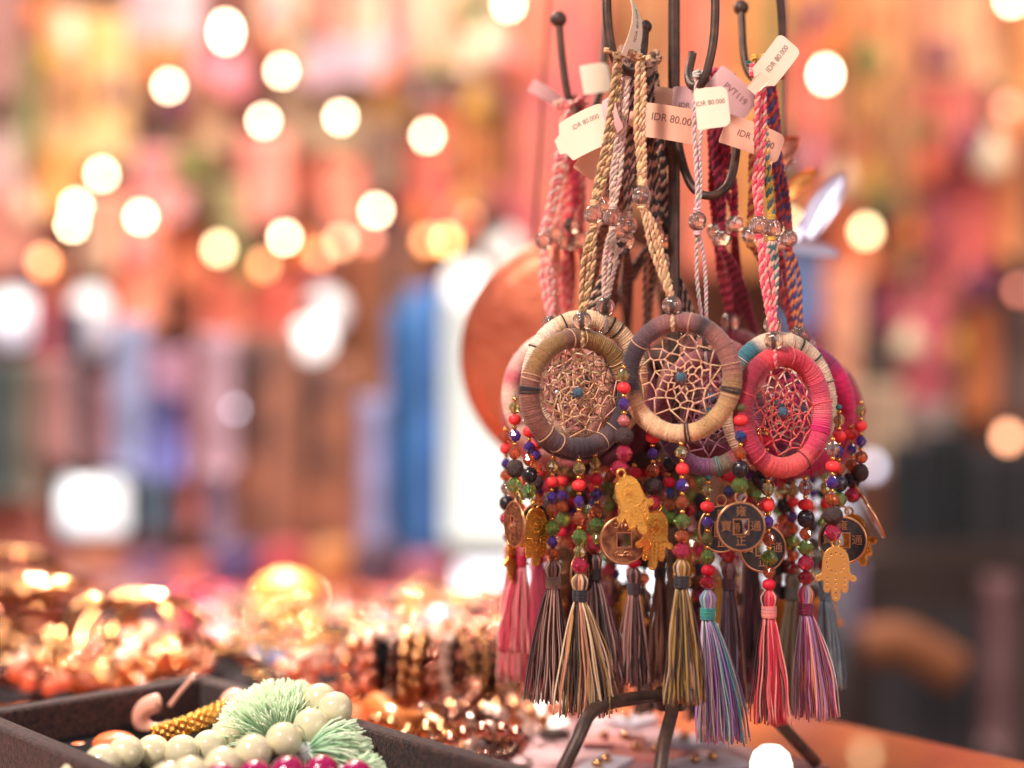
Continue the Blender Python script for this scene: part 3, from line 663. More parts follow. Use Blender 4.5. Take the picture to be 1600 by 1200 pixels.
G_ = dreamcatcher('cream hoop with black bindings behind the olive and brown hoop', (978, 100), .716, (958, 340), .722, (914, 594), .722, 200, 222,
   [(0, (236, 180, 132)), (20, (250, 206, 166)), (130, (252, 222, 198)), (180, (244, 206, 180)), (250, (240, 186, 150)), (320, (240, 184, 140))],
   (240, 206, 180), [(236, 206, 190), (206, 176, 170)], yaw=6, seed=47, tube=15, hooptop=68,
   accents=[(62, (50, 40, 44), 1), (54, (50, 40, 44), 1), (112, (60, 44, 48), 1), (150, (70, 60, 60), 1)],
   strands=[((864, 712, .716), ['seed', 'yellow', 'seed', 'red', 'seed', 'purple', 'orange', 'seed', 'green', 'purple', 'orange'],
             ('tassel', dict(length=182, wb=70, lean=-6, n=66, pal=[(190, 140, 126), (74, 58, 58), (214, 166, 150), (110, 80, 76), (150, 106, 96)], band=(176, 136, 122)))),
            ((826, 640, .716), ['seed', 'yellow', 'red', 'seed', 'purple', 'orange', 'onyx', 'green'], ('hamsa', dict(yaw=0.7, scale=0.95, off=(10, 4)))),
            ((930, 708, .728), ['seed', 'yellow', 'seed', 'cherry', 'seed', 'purple', 'seed', 'orange', 'green', 'yellow'], ('coin', dict(yaw=0.9, rad=34, dark=True, off=(-22, 6))))])
I_ = dreamcatcher('dark plum hoop squeezed between the olive hoop and the cream hoops', (986, 106), .722, (982, 352), .728, (900, 618), .732, 178, 206,
   [(0, plum), (180, (70, 48, 60))], (150, 100, 100), brn_t, yaw=4, seed=52, hooptop=80,
   strands=[((930, 728, .735), ['yellow', 'seed', 'cherry', 'seed', 'blue', 'orange', 'green', 'seed', 'wine'],
             ('tassel', dict(length=176, wb=62, lean=10, n=56, pal=[(84, 62, 64), (150, 110, 108), (60, 50, 56), (176, 130, 126)], band=(48, 40, 46)))),
            ((838, 660, .735), ['seed', 'yellow', 'red', 'purple', 'orange', 'lava'], ('coin', dict(yaw=0.75, rad=36, dark=True, off=(0, -6))))])
J_ = dreamcatcher('dusty pink hoop seen through the web of the rose brown hoop', (1014, 110), .724, (1024, 368), .735, (1112, 622), .752, 170, 196,
   [(0, (196, 110, 110)), (120, (240, 160, 150)), (180, (222, 110, 120)), (250, (160, 80, 96))], (200, 140, 140), [(176, 130, 110), (62, 50, 54), (206, 166, 150)], yaw=-16, seed=58, hooptop=110,
   strands=[((992, 724, .738), ['seed', 'cherry', 'onyx', 'green', 'wine', 'seed', 'orange', 'seed', 'wine', 'cherry'],
             ('tassel', dict(length=150, wb=56, lean=0, n=56, pal=[(156, 110, 104), (66, 52, 58), (196, 140, 130), (100, 76, 78)], band=(84, 66, 70)))),
            ((1140, 736, .745), ['cherry', 'seed', 'blue', 'orange', 'green', 'wine', 'orange', 'wine'],
             ('tassel', dict(length=200, wb=52, lean=6, n=44, pal=[(96, 50, 64), (150, 96, 90), (120, 100, 120), (110, 60, 66)], band=(86, 50, 60)))),
            ((1045, 706, .74), ['seed', 'onyx', 'seed', 'cherry', 'blue', 'orange', 'green'], ('hamsa', dict(yaw=0.95, scale=0.95, off=(22, -4))))])
K_ = dreamcatcher('brown hoop with crimson cords at the back in the middle', (1112, 132), .745, (1118, 362), .765, (1140, 612), .785, 176, 200,
   [(0, (150, 76, 84)), (180, (120, 70, 70))], (170, 90, 100), [(206, 50, 84), (150, 30, 60), (226, 90, 110)], yaw=5, seed=64, cordr=5.2,
   strands=[((1030, 716, .765), ['seed', 'wine', 'onyx', 'orange', 'green', 'cherry', 'orange', 'wine'],
             ('tassel', dict(length=175, wb=58, lean=2, n=50, pal=[(176, 110, 84), (90, 62, 60), (140, 90, 76), (60, 48, 52)], band=(80, 60, 62)))),
            ((1172, 712, .765), ['cherry', 'seed', 'purple', 'green', 'wine', 'orange', 'purple'],
             ('tassel', dict(length=190, wb=46, lean=4, n=40, pal=[(120, 56, 76), (150, 80, 100), (80, 50, 60)], band=(100, 50, 66)))),
            ((1225, 716, .77), ['green', 'cherry', 'seed', 'yellow', 'onyx', 'orange', 'pinky', 'wine'], ('coin', dict(yaw=0.6, rad=34, dark=True)))])
H_ = dreamcatcher('pale pink hoop at the back on the left, above the coral pink tassel', (892, 172), .772, (850, 376), .772, (874, 618), .768, 180, 206,
   [(0, (240, 170, 150)), (90, (250, 214, 196)), (140, (246, 190, 180)), (160, (236, 120, 130)), (176, (250, 210, 190)), (230, (232, 160, 150))],
   (246, 180, 170), [(248, 196, 184), (240, 130, 130)], yaw=6, seed=71, hooptop=100, cordr=6,
   strands=[((790, 668, .762), ['seed', 'orange', 'red', 'seed', 'purple', 'orange', 'clear', 'onyx', 'magenta'], ('hamsa', dict(yaw=1.1, scale=0.85, off=(10, 4)))),
            ((812, 722, .764), ['seed', 'yellow', 'red', 'green', 'orange', 'blue', 'magenta'],
             ('tassel', dict(length=150, wb=66, lean=-10, n=64, pal=[(246, 110, 120), (250, 150, 150), (232, 70, 96)], band=(216, 30, 70)))),
            ((878, 726, .775), ['yellow', 'red', 'seed', 'purple', 'orange', 'green', 'cherry'], ('coin', dict(yaw=0.8, rad=34, dark=False)))])
L_ = dreamcatcher('rose hoop with salmon cords rearmost on the left', (888, 178), .790, (884, 380), .79, (880, 634), .792, 172, 198,
   [(0, (226, 130, 130)), (180, (240, 150, 150))], (236, 140, 140), [(226, 80, 90), (246, 150, 140)], yaw=-6, seed=77, hooptop=85, cordr=6.5,
   strands=[((842, 728, .79), ['seed', 'red', 'seed', 'purple', 'orange', 'green', 'magenta', 'seed'],
             ('tassel', dict(length=232, wb=84, lean=14, n=60, pal=[(226, 60, 100), (240, 110, 130), (196, 40, 90)], band=(216, 30, 70)))),
            ((798, 726, .79), ['red', 'seed', 'purple', 'orange', 'magenta', 'clear', 'magenta'],
             ('tassel', dict(length=200, wb=60, lean=8, n=50, pal=[(246, 120, 126), (250, 156, 150), (236, 90, 110)], band=(220, 50, 80))))])

bk = [('maroon', (120, 50, 70), (150, 60, 80), [(120, 60, 60), (176, 110, 90)], (944, 630), (976, 108), (968, 360), (925, 950, 985)),
      ('dark brown', (96, 66, 60), (120, 80, 80), [(84, 62, 60), (196, 150, 124)], (1010, 640), (1016, 110), (1020, 318), (962, 1008, 1052)),
      ('wine red', (130, 40, 62), (170, 60, 80), [(60, 48, 54), (216, 176, 150)], (1068, 640), (1022, 118), (1040, 378), (1078, 1094, 1128)),
      ('black', (52, 44, 50), (130, 90, 90), [(190, 146, 120), (96, 70, 64)], (905, 640), (984, 98), (948, 320), (884, 896, 915)),
      ('deep purple', (90, 50, 90), (140, 80, 110), [(196, 60, 96), (110, 30, 60)], (1180, 640), (1120, 136), (1128, 372), (1150, 1178, 1215)),
      ('raspberry', (186, 50, 90), (190, 80, 100), [(226, 150, 80), (170, 60, 60)], (1262, 650), (1190, 134), (1172, 366), (1234, 1270, 1286))]
bk += [('coral', (206, 90, 90), (206, 110, 110), [(236, 130, 120), (250, 196, 176)], (868, 636), (884, 172), (868, 366), (806, 834, 856)),
       ('salmon', (196, 100, 90), (190, 100, 100), [(206, 60, 76), (170, 40, 60)], (884, 640), (900, 174), (892, 352), (846, 872, 900)),
       ('brick red', (140, 50, 56), (170, 80, 90), [(200, 66, 76), (226, 140, 130)], (930, 636), (906, 170), (908, 376), (890, 934, 950)),
       ('crimson', (160, 36, 60), (190, 80, 90), [(190, 40, 76), (120, 30, 60)], (1150, 634), (1128, 134), (1148, 350), (1100, 1140, 1190)),
       ('walnut', (110, 80, 66), (140, 100, 90), [(206, 166, 136), (110, 80, 66)], (1040, 632), (1008, 104), (1026, 340), (984, 1060, 1090)),
       ('taupe', (120, 100, 90), (150, 120, 110), [(150, 110, 90), (54, 44, 48)], (930, 628), (1008, 112), (1032, 352), (900, 955, 1000)),
       ('umber', (84, 56, 50), (130, 90, 80), [(70, 56, 58), (170, 120, 100)], (980, 640), (1000, 104), (978, 376), (950, 990, 1036))]
RF = random.Random(17); kk = ['cherry', 'purple', 'orange', 'green', 'wine', 'onyx', 'blue', 'yellow', 'magenta', 'lava', 'orange', 'green']
for i, (nm, hc_, wc_, cp_, c_, hk_, md_, xs_) in enumerate(bk):
    st_ = []
    for j, x in enumerate(xs_):
        seq = []
        for q in range(RF.choice([7, 8])): seq += [RF.choice(kk)]+(['seed'] if RF.random() < .6 else [])
        if j == 0: ch = ('coin', dict(yaw=RF.uniform(-.9, .9), rad=33, dark=RF.random() < .7))
        elif j == 1: ch = ('tassel', dict(length=RF.uniform(150, 190), wb=60, lean=RF.uniform(-8, 8), n=44, pal=[hc_, cp_[0], cp_[1], (70, 54, 58)], band=hc_))
        else: ch = ('hamsa', dict(yaw=RF.uniform(-1, 1), scale=0.95, roll=RF.uniform(-.3, .3)))
        st_.append(((x, RF.uniform(716, 744), .79+0.008*i), seq, ch))
    dreamcatcher('%s hoop deep in the cluster, hidden behind the front hoops' % nm, hk_, (.786 if hk_[0] < 910 else .735)+.003*(i % 6), md_, (.79 if hk_[0] < 910 else .75), c_, .795+.006*i, 172, 196, [(0, hc_), (180, tuple(int(v*.9) for v in hc_))], wc_, cp_, yaw=RF.uniform(-12, 12), seed=100+i, strands=st_, cordr=5, rows=3, anchors=9)
# a few more strung cords come with the charms; the price tags
price_tag(B, P(1113, 168, .690), 50, 62, 6, yaw=-8, text='IDR 80.000', tsize=10.5, toff=(-2, 8))
price_tag(D_, P(1216, 92, .700), 72, 44, 52, yaw=8, text='IDR 80.000', tsize=12, toff=(0, 1), neck=24)
price_tag(A, P(1046, 192, .712), 104, 54, -10, yaw=-4, paper=TAGP2, text='IDR 80.000', tsize=17, toff=(6, 6), neck=12)
price_tag(F_, P(1178, 216, .718), 100, 48, -20, yaw=6, paper=TAGP2, text='IDR 80.000', tsize=15, toff=(4, 0))
price_tag(F_, P(1086, 158, .722), 70, 46, -4, yaw=0, paper=TAGP3, text='IDR 80.000', tsize=12, toff=(0, -8))
price_tag(C_, P(1142, 150, .738), 84, 64, -38, yaw=10, paper=TAGP3, text='PVT119', tsize=16, toff=(4, 8))
price_tag(H_, P(918, 204, .722), 84, 66, 22, yaw=-16, text='IDR 80.000', tsize=11, toff=(2, 14), neck=16)
price_tag(G_, P(954, 178, .706), 62, 30, -70, yaw=-50, paper=TAGP3, text='PVYY', tsize=14, toff=(-10, 0))
price_tag(G_, P(994, 40, .700), 98, 48, 88, yaw=66, text='IDR 80.000', tsize=12, toff=(0, 0))
price_tag(I_, P(926, 246, .735), 62, 40, 60, yaw=20, paper=TAGP2, text=None)
price_tag(L_, P(860, 150, .80), 78, 24, -28, yaw=20, paper=TAGP3, text=None)
price_tag(H_, P(932, 122, .775), 50, 50, 10, yaw=10, text=None)
price_tag(J_, P(1032, 152, .735), 60, 34, -8, paper=TAGP2, text=None)
# ------------------------------------------------------------------ copper tray hanging behind, metal leaf ornament
COPPER = mat('copper_tray', (214, 122, 90), 0.42, 0.5, noise=(14, 0.0), mix2=(176, 90, 66), bump=(60, 0.5, 0.004))
m = MB(); rr_ = 0.0812
m.lathe([(0.0001, 0.004), (rr_*0.8, 0.0), (rr_*0.93, -0.004), (rr_, -0.011), (rr_*1.005, -0.012), (rr_, -0.0135), (rr_*0.92, -0.0065), (rr_*0.8, -0.003), (0.0001, 0.001)], 72)
o = m.build('copper_gong', COPPER); o.location = P(906, 560, .93); o.rotation_euler = (PI/2+0.10, 0.0, -0.12)
tag(o, 'round orange copper gong hanging behind the left dreamcatchers', 'gong')
g = MB(); g.col = (0.1, 0.05, 0.03)
top = P(893, 548, .93)
for s in (-1, 1): g.tube([Vector((s*0.03, 0.073, 0.0)), Vector((0.004*s, 0.42, -0.0))], 0.0012, 5)
g.build('hanging_cord', THREAD, o)
SILV = mat('silver_leaf', (206, 204, 226), 0.3, 0.7); ROSE = mat('rose_metal', (196, 120, 96), 0.3, 0.9)
LFROOT = empty('metal_leaf_ornament', P(1225, 250, .83), 'silver and copper metal leaf ornament hanging beside the right cords', 'ornament')
def leafm(cx, cy_, L, wd, ang, mt, d=.83, twist=0.4):
    b = MB(); vs = []; n_ = 14; rows_ = 5
    for i in range(n_+1):
        t_ = i/n_; wv = wd*px*math.sin(PI*min(1, 0.06+t_*0.94))**0.7
        for j in range(rows_):
            u = j/(rows_-1)*2-1
            vs.append(Vector(((t_-0.5)*L*px, u*wv/2, -0.004*(1-u*u)+0.006*math.sin(t_*3)*twist)))
    M = Matrix.Rotation(-math.radians(ang), 3, 'Y') @ Matrix.Rotation(math.radians(62), 3, 'X'); vs = [M @ v for v in vs]
    top_ = vs; bot = [v+M @ Vector((0, 0, 0.0012)) for v in vs]; N_ = len(vs); fs = []
    for i in range(n_):
        for j in range(rows_-1):
            q = (i*rows_+j, i*rows_+j+1, (i+1)*rows_+j+1, (i+1)*rows_+j); fs.append(q); fs.append(tuple(N_+x for x in reversed(q)))
        for j in (0, rows_-1): fs.append((i*rows_+j, (i+1)*rows_+j, N_+(i+1)*rows_+j, N_+i*rows_+j))
    fs += [tuple(j for j in range(rows_))+tuple(N_+j for j in reversed(range(rows_)))]
    b.add(top_+bot, fs); ob = b.build('leaf', mt, LFROOT); ob.location = P(cx, cy_, d)-LFROOT.location; return ob
leafm(1290, 322, 150, 58, 60, SILV, .90); leafm(1268, 392, 116, 34, -8, SILV, .90); leafm(1262, 348, 110, 30, 50, SILV, .92); leafm(1245, 292, 100, 34, 42, mat('brass_leaf', (236, 160, 96), 0.3, 0.9), .84)
leafm(1222, 240, 84, 52, 40, ROSE, .81); leafm(1222, 262, 60, 26, 38, mat('bright_silver', (250, 236, 226), 0.12, 0.95), .815)
b = MB(); b.col = (0.2, 0.1, 0.1); b.tube([P(1225, 250, .83)-LFROOT.location, P(1228, 30, .83)-LFROOT.location, P(1228, -160, .83)-LFROOT.location], 0.0012, 5); b.build('hanging_cord', THREAD, LFROOT)
# ------------------------------------------------------------------ velvet tray and the jewellery in it
VELV = mat('black_velvet', (20, 20, 24), 0.95, spec=0.1, noise=(700, 0.5), bump=(1300, 0.8, 0.0006))
VELB = mat('brown_velvet', (74, 48, 42), 0.95, spec=0.15, sheen=0.15, noise=(420, 0.0), mix2=(34, 28, 32), bump=(900, 1.0, 0.001))
c0 = Vector((-0.183, 0.83, 0)); u1 = Vector((0.679, -0.734, 0)); u2 = Vector((-0.719, -0.695, 0)); zr = -0.172; zf = -0.192
LX, LW = 0.42, 0.122
tr = empty('velvet_tray', (c0.x, c0.y, ZT), 'dark velvet lined jewellery tray in the near left corner of the table', 'tray')
def tp(a, b_, z): return Vector((c0.x+u1.x*a+u2.x*b_, c0.y+u1.y*a+u2.y*b_, z))-tr.location
def slab(name, a0, a1, b0, b1, z0, z1, mt, bev=0.003):
    bm = bmesh.new(); vs = [bm.verts.new(tp(a, b_, z)) for z in (z0, z1) for a, b_ in ((a0, b0), (a1, b0), (a1, b1), (a0, b1))]
    for f in ((0,3,2,1),(4,5,6,7),(0,1,5,4),(1,2,6,5),(2,3,7,6),(3,0,4,7)): bm.faces.new([vs[i] for i in f])
    bmesh.ops.recalc_face_normals(bm, faces=bm.faces)
    bmesh.ops.bevel(bm, geom=bm.edges[:], offset=bev, segments=3, affect='EDGES', profile=0.5)
    me = bpy.data.meshes.new(name); bm.to_mesh(me); bm.free(); me.materials.append(mt); return link(name, me, tr)
slab('tray_floor', 0.001, LX, 0.001, LW, ZT+0.0005, zf, VELV, 0.0005)
slab('tray_wall', -0.012, 0, -0.012, LW+0.012, ZT+0.0005, zr, VELB); slab('tray_wall', 0.0003, LX, -0.012, 0, ZT+0.0005, zr-0.0003, VELB)
slab('tray_wall', 0.0003, LX, LW, LW+0.012, ZT+0.0005, zr-0.0003, VELB); slab('tray_wall', LX, LX+0.012, -0.012, LW+0.012, ZT+0.0005, zr, VELB)
JADE = mat('jade_bead', (216, 206, 172), 0.16, 0, 0.0, coat=0.7); JADE.node_tree.nodes['Principled BSDF'].inputs['Subsurface Weight'].default_value = 0.35
JADE.node_tree.nodes['Principled BSDF'].inputs['Subsurface Radius'].default_value = (0.006, 0.005, 0.003)
MAG = mat('magenta_glass', (176, 20, 92), 0.05, 0, 0.25, coat=1); ORB = mat('orange_bead', (232, 112, 66), 0.3); SHELL = mat('pink_shell', (244, 178, 156), 0.3, coat=0.4)
def beadmesh(r, m_, s=1.0): b = MB(); b.ball((0, 0, 0), r, 28, 18, 0, s); return b.mesh('bead', m_)
JB = beadmesh(0.0088, JADE); MGB = beadmesh(0.0083, MAG)
def bracelet(name, label, cat, pts, me, group=None, thr=(200, 190, 150), bname='bead'):
    c = sum((Vector(p) for p in pts), Vector())/len(pts)
    r_ = empty(name, c, label, cat, group); b = MB(); b.col = lin(thr); b.tube([Vector(p)-c for p in pts], 0.0009, 5); b.build('elastic_thread', THREAD, r_)
    for p in pts: link(bname, me, r_, Vector(p)-c, (R.uniform(0, 3), R.uniform(0, 3), R.uniform(0, 3)))
    return r_
bracelet('bead_bracelet', 'string of large pale green stone beads curving up over the mint tassel', 'bracelet',
   [P(x, y, d) for x, y, d in ((262, 1222, .622), (296, 1212, .640), (348, 1196, .655), (395, 1176, .667), (443, 1157, .682), (486, 1134, .700), (524, 1108, .716), (500, 1094, .734), (468, 1090, .75))], JB)
bracelet('bead_bracelet', 'string of pale green beads lying along the back of the tray', 'bracelet',
   [P(x, y, d) for x, y, d in ((120, 1216, .66), (160, 1192, .668), (196, 1177, .685), (238, 1176, .70), (284, 1176, .70), (327, 1168, .71), (355, 1150, .725))], JB)
bracelet('bead_bracelet', 'row of magenta glass beads at the near edge below the mint tassel', 'bracelet',
   [P(x, y, d) for x, y, d in ((345, 1222, .62), (398, 1216, .635), (450, 1210, .64), (503, 1208, .645), (556, 1216, .64))], MGB)
def coil(name, label, cat, pts, r, n_, m_, rad):
    b = MB(); q = resample(catmull([Vector(p) for p in pts], 8), rad*1.5)
    for i, p in enumerate(q):
        t_ = (q[min(i+1, len(q)-1)]-q[max(i-1, 0)]).normalized(); u = t_.orthogonal().normalized(); w_ = t_.cross(u)
        for k in range(n_):
            a = 2*PI*(k+0.5*(i % 2))/n_; b.ball(p+(u*math.cos(a)+w_*math.sin(a))*r, rad, 8, 6)
    return tag(b.build(name, m_), label, cat)
coil('seed_bead_rope', 'twisted rope of small gold seed beads beside the mint tassel', 'necklace', [P(240, 1150, .76), P(290, 1135, .765), P(330, 1118, .775), P(352, 1108, .785)], 0.0042, 6, GOLD, 0.0016)
o = MB()
for i in range(2): o.ball((0.014*i, 0, 0), 0.0095, 20, 12, 0, 0.5)
for x, y, s in ((122, 1172, .0075), (178, 1162, .0115)):
    b = MB(); b.ball((0, 0, 0), s, 24, 14, 0, 0.55); ob = b.build('flat_bead', ORB, loc=P(x, y, .76))
    tag(ob, 'small orange flat bead at the dark tray corner' if x == 122 else 'larger orange flat bead beside the pink shell', 'bead')
b = MB(); sp = []
for i in range(40):
    t_ = i/39; a = t_*4.4; rr_ = 0.013*(1-0.55*t_); sp.append(Vector((rr_*math.cos(a+1.6), 0.004*t_, rr_*0.75*math.sin(a+1.6))))
b.tube(sp, [0.0055*(1-0.5*i/39) for i in range(40)], 12)
b.tube(catmull([Vector((0.006, 0, 0.008)), Vector((0.012, 0, 0.016)), Vector((0.019, 0.0, 0.024))], 6), 0.0013, 8)
tag(b.build('shell_charm', SHELL, loc=P(248, 1126, .79)), 'curled pink shell with a short pink stalk in the tray', 'shell')
b = MB(); b.ball((0, 0, 0), 0.0085, 20, 14, 0, 1.1); tag(b.build('pink_bead', SHELL, loc=P(366, 1102, .80)), 'pale pink bead behind the mint tassel', 'bead')
MINT = mat('mint_silk', None, 0.6, attr=True, sheen=0.4)
def pom(label, base, dirs, L, n_, seed, spread=0.9, d_=None, bend=-0.25):
    rr = random.Random(seed); b = MB(); base = Vector(base); dv = Vector(dirs).normalized()
    for i in range(n_):
        v = (dv+Vector((rr.gauss(0, 1), rr.gauss(0, 1)*0.8, rr.gauss(0, 1)))*spread*0.42).normalized(); l = L*rr.uniform(0.82, 1.06)
        w_ = Vector((rr.gauss(0, 1), rr.gauss(0, 1), rr.gauss(0, 1)))*0.0014
        pts = [base+v*l*t_+w_*math.sin(t_*3)+Vector((0, 0, bend*L*t_*t_)) for t_ in (0, .25, .5, .75, 1)]
        c1 = lin((rr.choice([(150, 214, 170), (176, 222, 184), (132, 204, 160), (196, 226, 190)]))); c2 = lin(rr.choice([(208, 226, 188), (194, 220, 178), (222, 228, 200)]))
        b.tube(pts, [0.00036, 0.00036, 0.00036, 0.0004, 0.00045], 4, 0, False, [tuple(p_+(q_-p_)*t_**1.5 for p_, q_ in zip(c1, c2)) for t_ in (0, .25, .5, .75, 1)])
    b.ball(base, 0.005, 12, 8)
    return tag(b.build('silk_tassel', MINT, origin=base, loc=base), label, 'tassel')
pom('big fluffy mint green tassel fanned out behind the pale green beads', P(440, 1172, .735), (-0.22, 0.1, 1.0), 0.0385, 1300, 3, 1.35, bend=-0.1)
pom('mint green tassel fanned to the right under the pale green beads', P(478, 1175, .690), (1.0, 0.0, 0.05), 0.033, 520, 4, 0.75)
pom('lowest mint green tassel by the tray wall, cut by the bottom edge', P(540, 1210, .675), (0.8, 0, 0.1), 0.020, 320, 5, 0.9)
# support: a folded black cloth in the tray under the raised beads
b = MB(); b.ball((0, 0, 0), 0.05, 24, 12, 0, 0.42); q = b.build('folded_cloth', VELV); q.location = P(455, 1195, .70)+Vector((0, 0, -0.016)); tag(q, 'folded dark cloth under the mint tassels in the tray', 'cloth')
# ------------------------------------------------------------------ jewellery heaps on the table beyond the tray
JG = mat('yellow_gold', (206, 150, 104), 0.16, 1.0); JR = mat('rose_gold', (196, 132, 112), 0.18, 1.0); JO = mat('orange_glass_bead', (206, 112, 80), 0.1, 0.5, coat=1)
JD = mat('dark_bronze', (96, 62, 52), 0.22, 0.9); JP = mat('pink_glass_bead', (206, 72, 88), 0.12, 0.1, coat=1); JY = mat('yellow_glass_bead', (214, 166, 84), 0.12, 0.1, coat=1)
JW = mat('pearl_bead', (214, 176, 158), 0.1, 0.5, coat=1); JB_ = mat('navy_glass_bead', (70, 64, 110), 0.12, 0.1, coat=1)
def loop_of_beads(n_, R_, r_, m_):
    b = MB()
    for k in range(n_):
        a = 2*PI*k/n_; b.ball((R_*math.cos(a), R_*math.sin(a), 0), r_, 10, 7)
    return b.mesh('bead_loop', m_)
def bangle(R_, r_, m_, ridge=0.0):
    b = MB(); n_ = 48; b.tube([(R_*math.cos(2*PI*k/n_), R_*math.sin(2*PI*k/n_), 0) for k in range(n_)], [r_*(1+ridge*(k % 2)) for k in range(n_)], 8, 0, True)
    return b.mesh('bangle', m_)
for _m in (JG, JR, JD): _m.node_tree.nodes['Principled BSDF'].inputs['Roughness'].default_value = 0.09
kinds = [('gold', JG), ('rose gold', JR), ('orange', JO), ('bronze', JD), ('pink', JP), ('yellow', JY), ('pearl', JW), ('navy', JB_)]
LOOPS = {k: [loop_of_beads(12, .021, .0042, m_), loop_of_beads(7, .016, .0058, m_), loop_of_beads(26, .024, .0024, m_)] for k, m_ in kinds}
def onpx(x, y, z): d = (z*FPX)/(600-y); return Vector(((x-800)/FPX*d, d, z))
DCL = mat('added_underlay_dark', (36, 28, 30), 0.95, spec=0.1, noise=(20, 0.3))  # dark sheet added so the table stays dark between the glints
_b = MB(); _g = []; _nx, _ny = 40, 40; _rr = random.Random(8)
for _i in range(_nx+1):
    for _j in range(_ny+1):
        _a = -0.02+0.80*_i/_nx; _c = 0.012+0.60*_j/_ny; _p = Vector((0.20, 0.913, 0))+Vector((-0.66, 0.75, 0))*_a+Vector((-0.75, -0.66, 0))*_c
        _b.v.append((_p.x, _p.y, ZT+0.0012+0.003*abs(math.sin(_a*31+_c*17)*math.sin(_c*23-_a*9)))); _b.c.append((1, 1, 1))
for _i in range(_nx):
    for _j in range(_ny):
        _p = Vector((0.20, 0.913, 0))+Vector((-0.66, 0.75, 0))*(-0.02+0.80*(_i+.5)/_nx)+Vector((-0.75, -0.66, 0))*(0.012+0.60*(_j+.5)/_ny)
        if _p.y > 0.955+0.20*max(0, _p.x+0.12) and _p.x < 0.02: _b.f.append((_i*(_ny+1)+_j, (_i+1)*(_ny+1)+_j, (_i+1)*(_ny+1)+_j+1, _i*(_ny+1)+_j+1)); _b.mi.append(0); _b.sm.append(True)
tag(_b.build('added_dark_underlay', DCL), 'dark underlay added under the heaped jewellery to set off its glints', 'cloth')
RJ = random.Random(99); cnt = 0
def put(kind, x, y, z, tilt=None):
    p = onpx(x, y, z); me = RJ.choice(LOOPS[kind])
    o = link('bead_bracelet', me, None, p, (RJ.uniform(-.6, .6) if tilt is None else tilt[0], RJ.uniform(-.6, .6) if tilt is None else tilt[1], RJ.uniform(0, 6)))
    wh = 'left heap between the bangles and the tray' if x < 270 else ('middle heap beyond the mint tassel' if x < 520 else 'heap left of the coral tassels')
    tag(o, '%s bead bracelet in the %s' % (kind, wh), 'bracelet', '%s bracelets in the %s' % (kind, wh)); return o
pal_left = ['gold', 'rose gold', 'gold', 'orange', 'bronze', 'pearl', 'gold']
pal_mid = ['gold', 'orange', 'rose gold', 'pink', 'gold', 'pearl', 'bronze', 'navy', 'rose gold', 'bronze']
for i in range(34): put(RJ.choice(pal_left), RJ.uniform(0, 310), RJ.uniform(985, 1055), ZT+RJ.uniform(.012, .030))
for i in range(84):
    x = RJ.uniform(270, 800); y = RJ.uniform(935, 1060)
    if x < 420 and y > 1040: y -= 45
    if x > 540 and y > 990: y -= 60
    put(RJ.choice(pal_mid), x, y, ZT+RJ.uniform(.012, .034))
for i in range(4): put(['gold', 'bronze', 'rose gold', 'bronze'][i], (690, 770, 850, 740)[i], (1120, 1100, 1105, 1160)[i], ZT+RJ.uniform(.010, .016), (0.1, 0.1))
for i in range(16): put(['gold', 'rose gold', 'bronze', 'pearl', 'gold'][i % 5], RJ.uniform(610, 850), RJ.uniform(1070, 1165), ZT+RJ.uniform(.008, .016))
for i in range(10): put(['gold', 'rose gold', 'bronze'][i % 3], RJ.uniform(540, 790), RJ.uniform(975, 1010), ZT+RJ.uniform(.02, .04))
# big gold bangles stacked at the left edge
for i in range(9):
    me = bangle(0.040+RJ.uniform(-.002, .003), 0.0030 if i % 2 else 0.0042, [JG, JR, JG][i % 3], 0.12)
    o = link('gold_bangle', me, None, onpx(18+RJ.uniform(-14, 40), 1008, ZT+.012)+Vector((0, 0, .0075*i)), (0.10*math.sin(i), -0.16+0.05*math.cos(i), i))
    tag(o, 'thick gold bangle in the leaning stack at the left edge', 'bangle', 'gold bangles stacked at the left edge')
for i, (x, y) in enumerate(((200, 1000), (250, 1010), (160, 1015))):
    o = link('gold_bangle', bangle(0.034, 0.0045, JG, 0.1), None, onpx(x, y, ZT+.030), (1.1+0.1*i, 0.25*i, 0.4*i)); tag(o, 'gold bangle tilted up between the stack and the beads', 'bangle', 'gold bangles tilted up beside the stack')
# display roll with upright bracelets
roll = MB(); a_, b_ = onpx(570, 1046, ZT+.030), onpx(800, 1034, ZT+.030); roll.tube([a_, a_.lerp(b_, .5), b_], 0.0185, 24)
tag(roll.build('display_roll', VELV), 'dark velvet display roll nearly covered by upright bracelets behind the tray', 'display roll')
rd = (b_-a_).normalized(); rot = rd.to_track_quat('Z', 'Y').to_euler()
for i in range(24):
    k = ['rose gold', 'pearl', 'gold', 'bronze', 'orange', 'rose gold', 'gold'][i % 7]; m_ = dict(kinds)[k]
    o = link('bead_bracelet', loop_of_beads([16, 22, 13][i % 3], .0225+.001*(i % 3), [.0042, .003, .0048][i % 3], m_), None, a_.lerp(b_, (i+0.5+RJ.uniform(-.3, .3))/24.0), (rot[0]+RJ.uniform(-.3, .3), rot[1]+RJ.uniform(-.3, .3), rot[2]+i))
    tag(o, '%s bead bracelet threaded on the dark display roll' % k, 'bracelet', '%s bracelets on the display roll' % k)
HORN = mat('amber_horn', (206, 118, 60), 0.25, 0.2, coat=0.6)
b = MB(); q = catmull([onpx(588, 1106, ZT+.02), onpx(620, 1128, ZT+.018), onpx(665, 1128, ZT+.014), onpx(712, 1148, ZT+.012)], 8)
b.tube(q, [0.010*(1-0.6*i/(len(q)-1)) for i in range(len(q))], 14); tag(b.build('horn_pendant', HORN), 'curved amber orange horn pendant behind the tray wall', 'pendant')
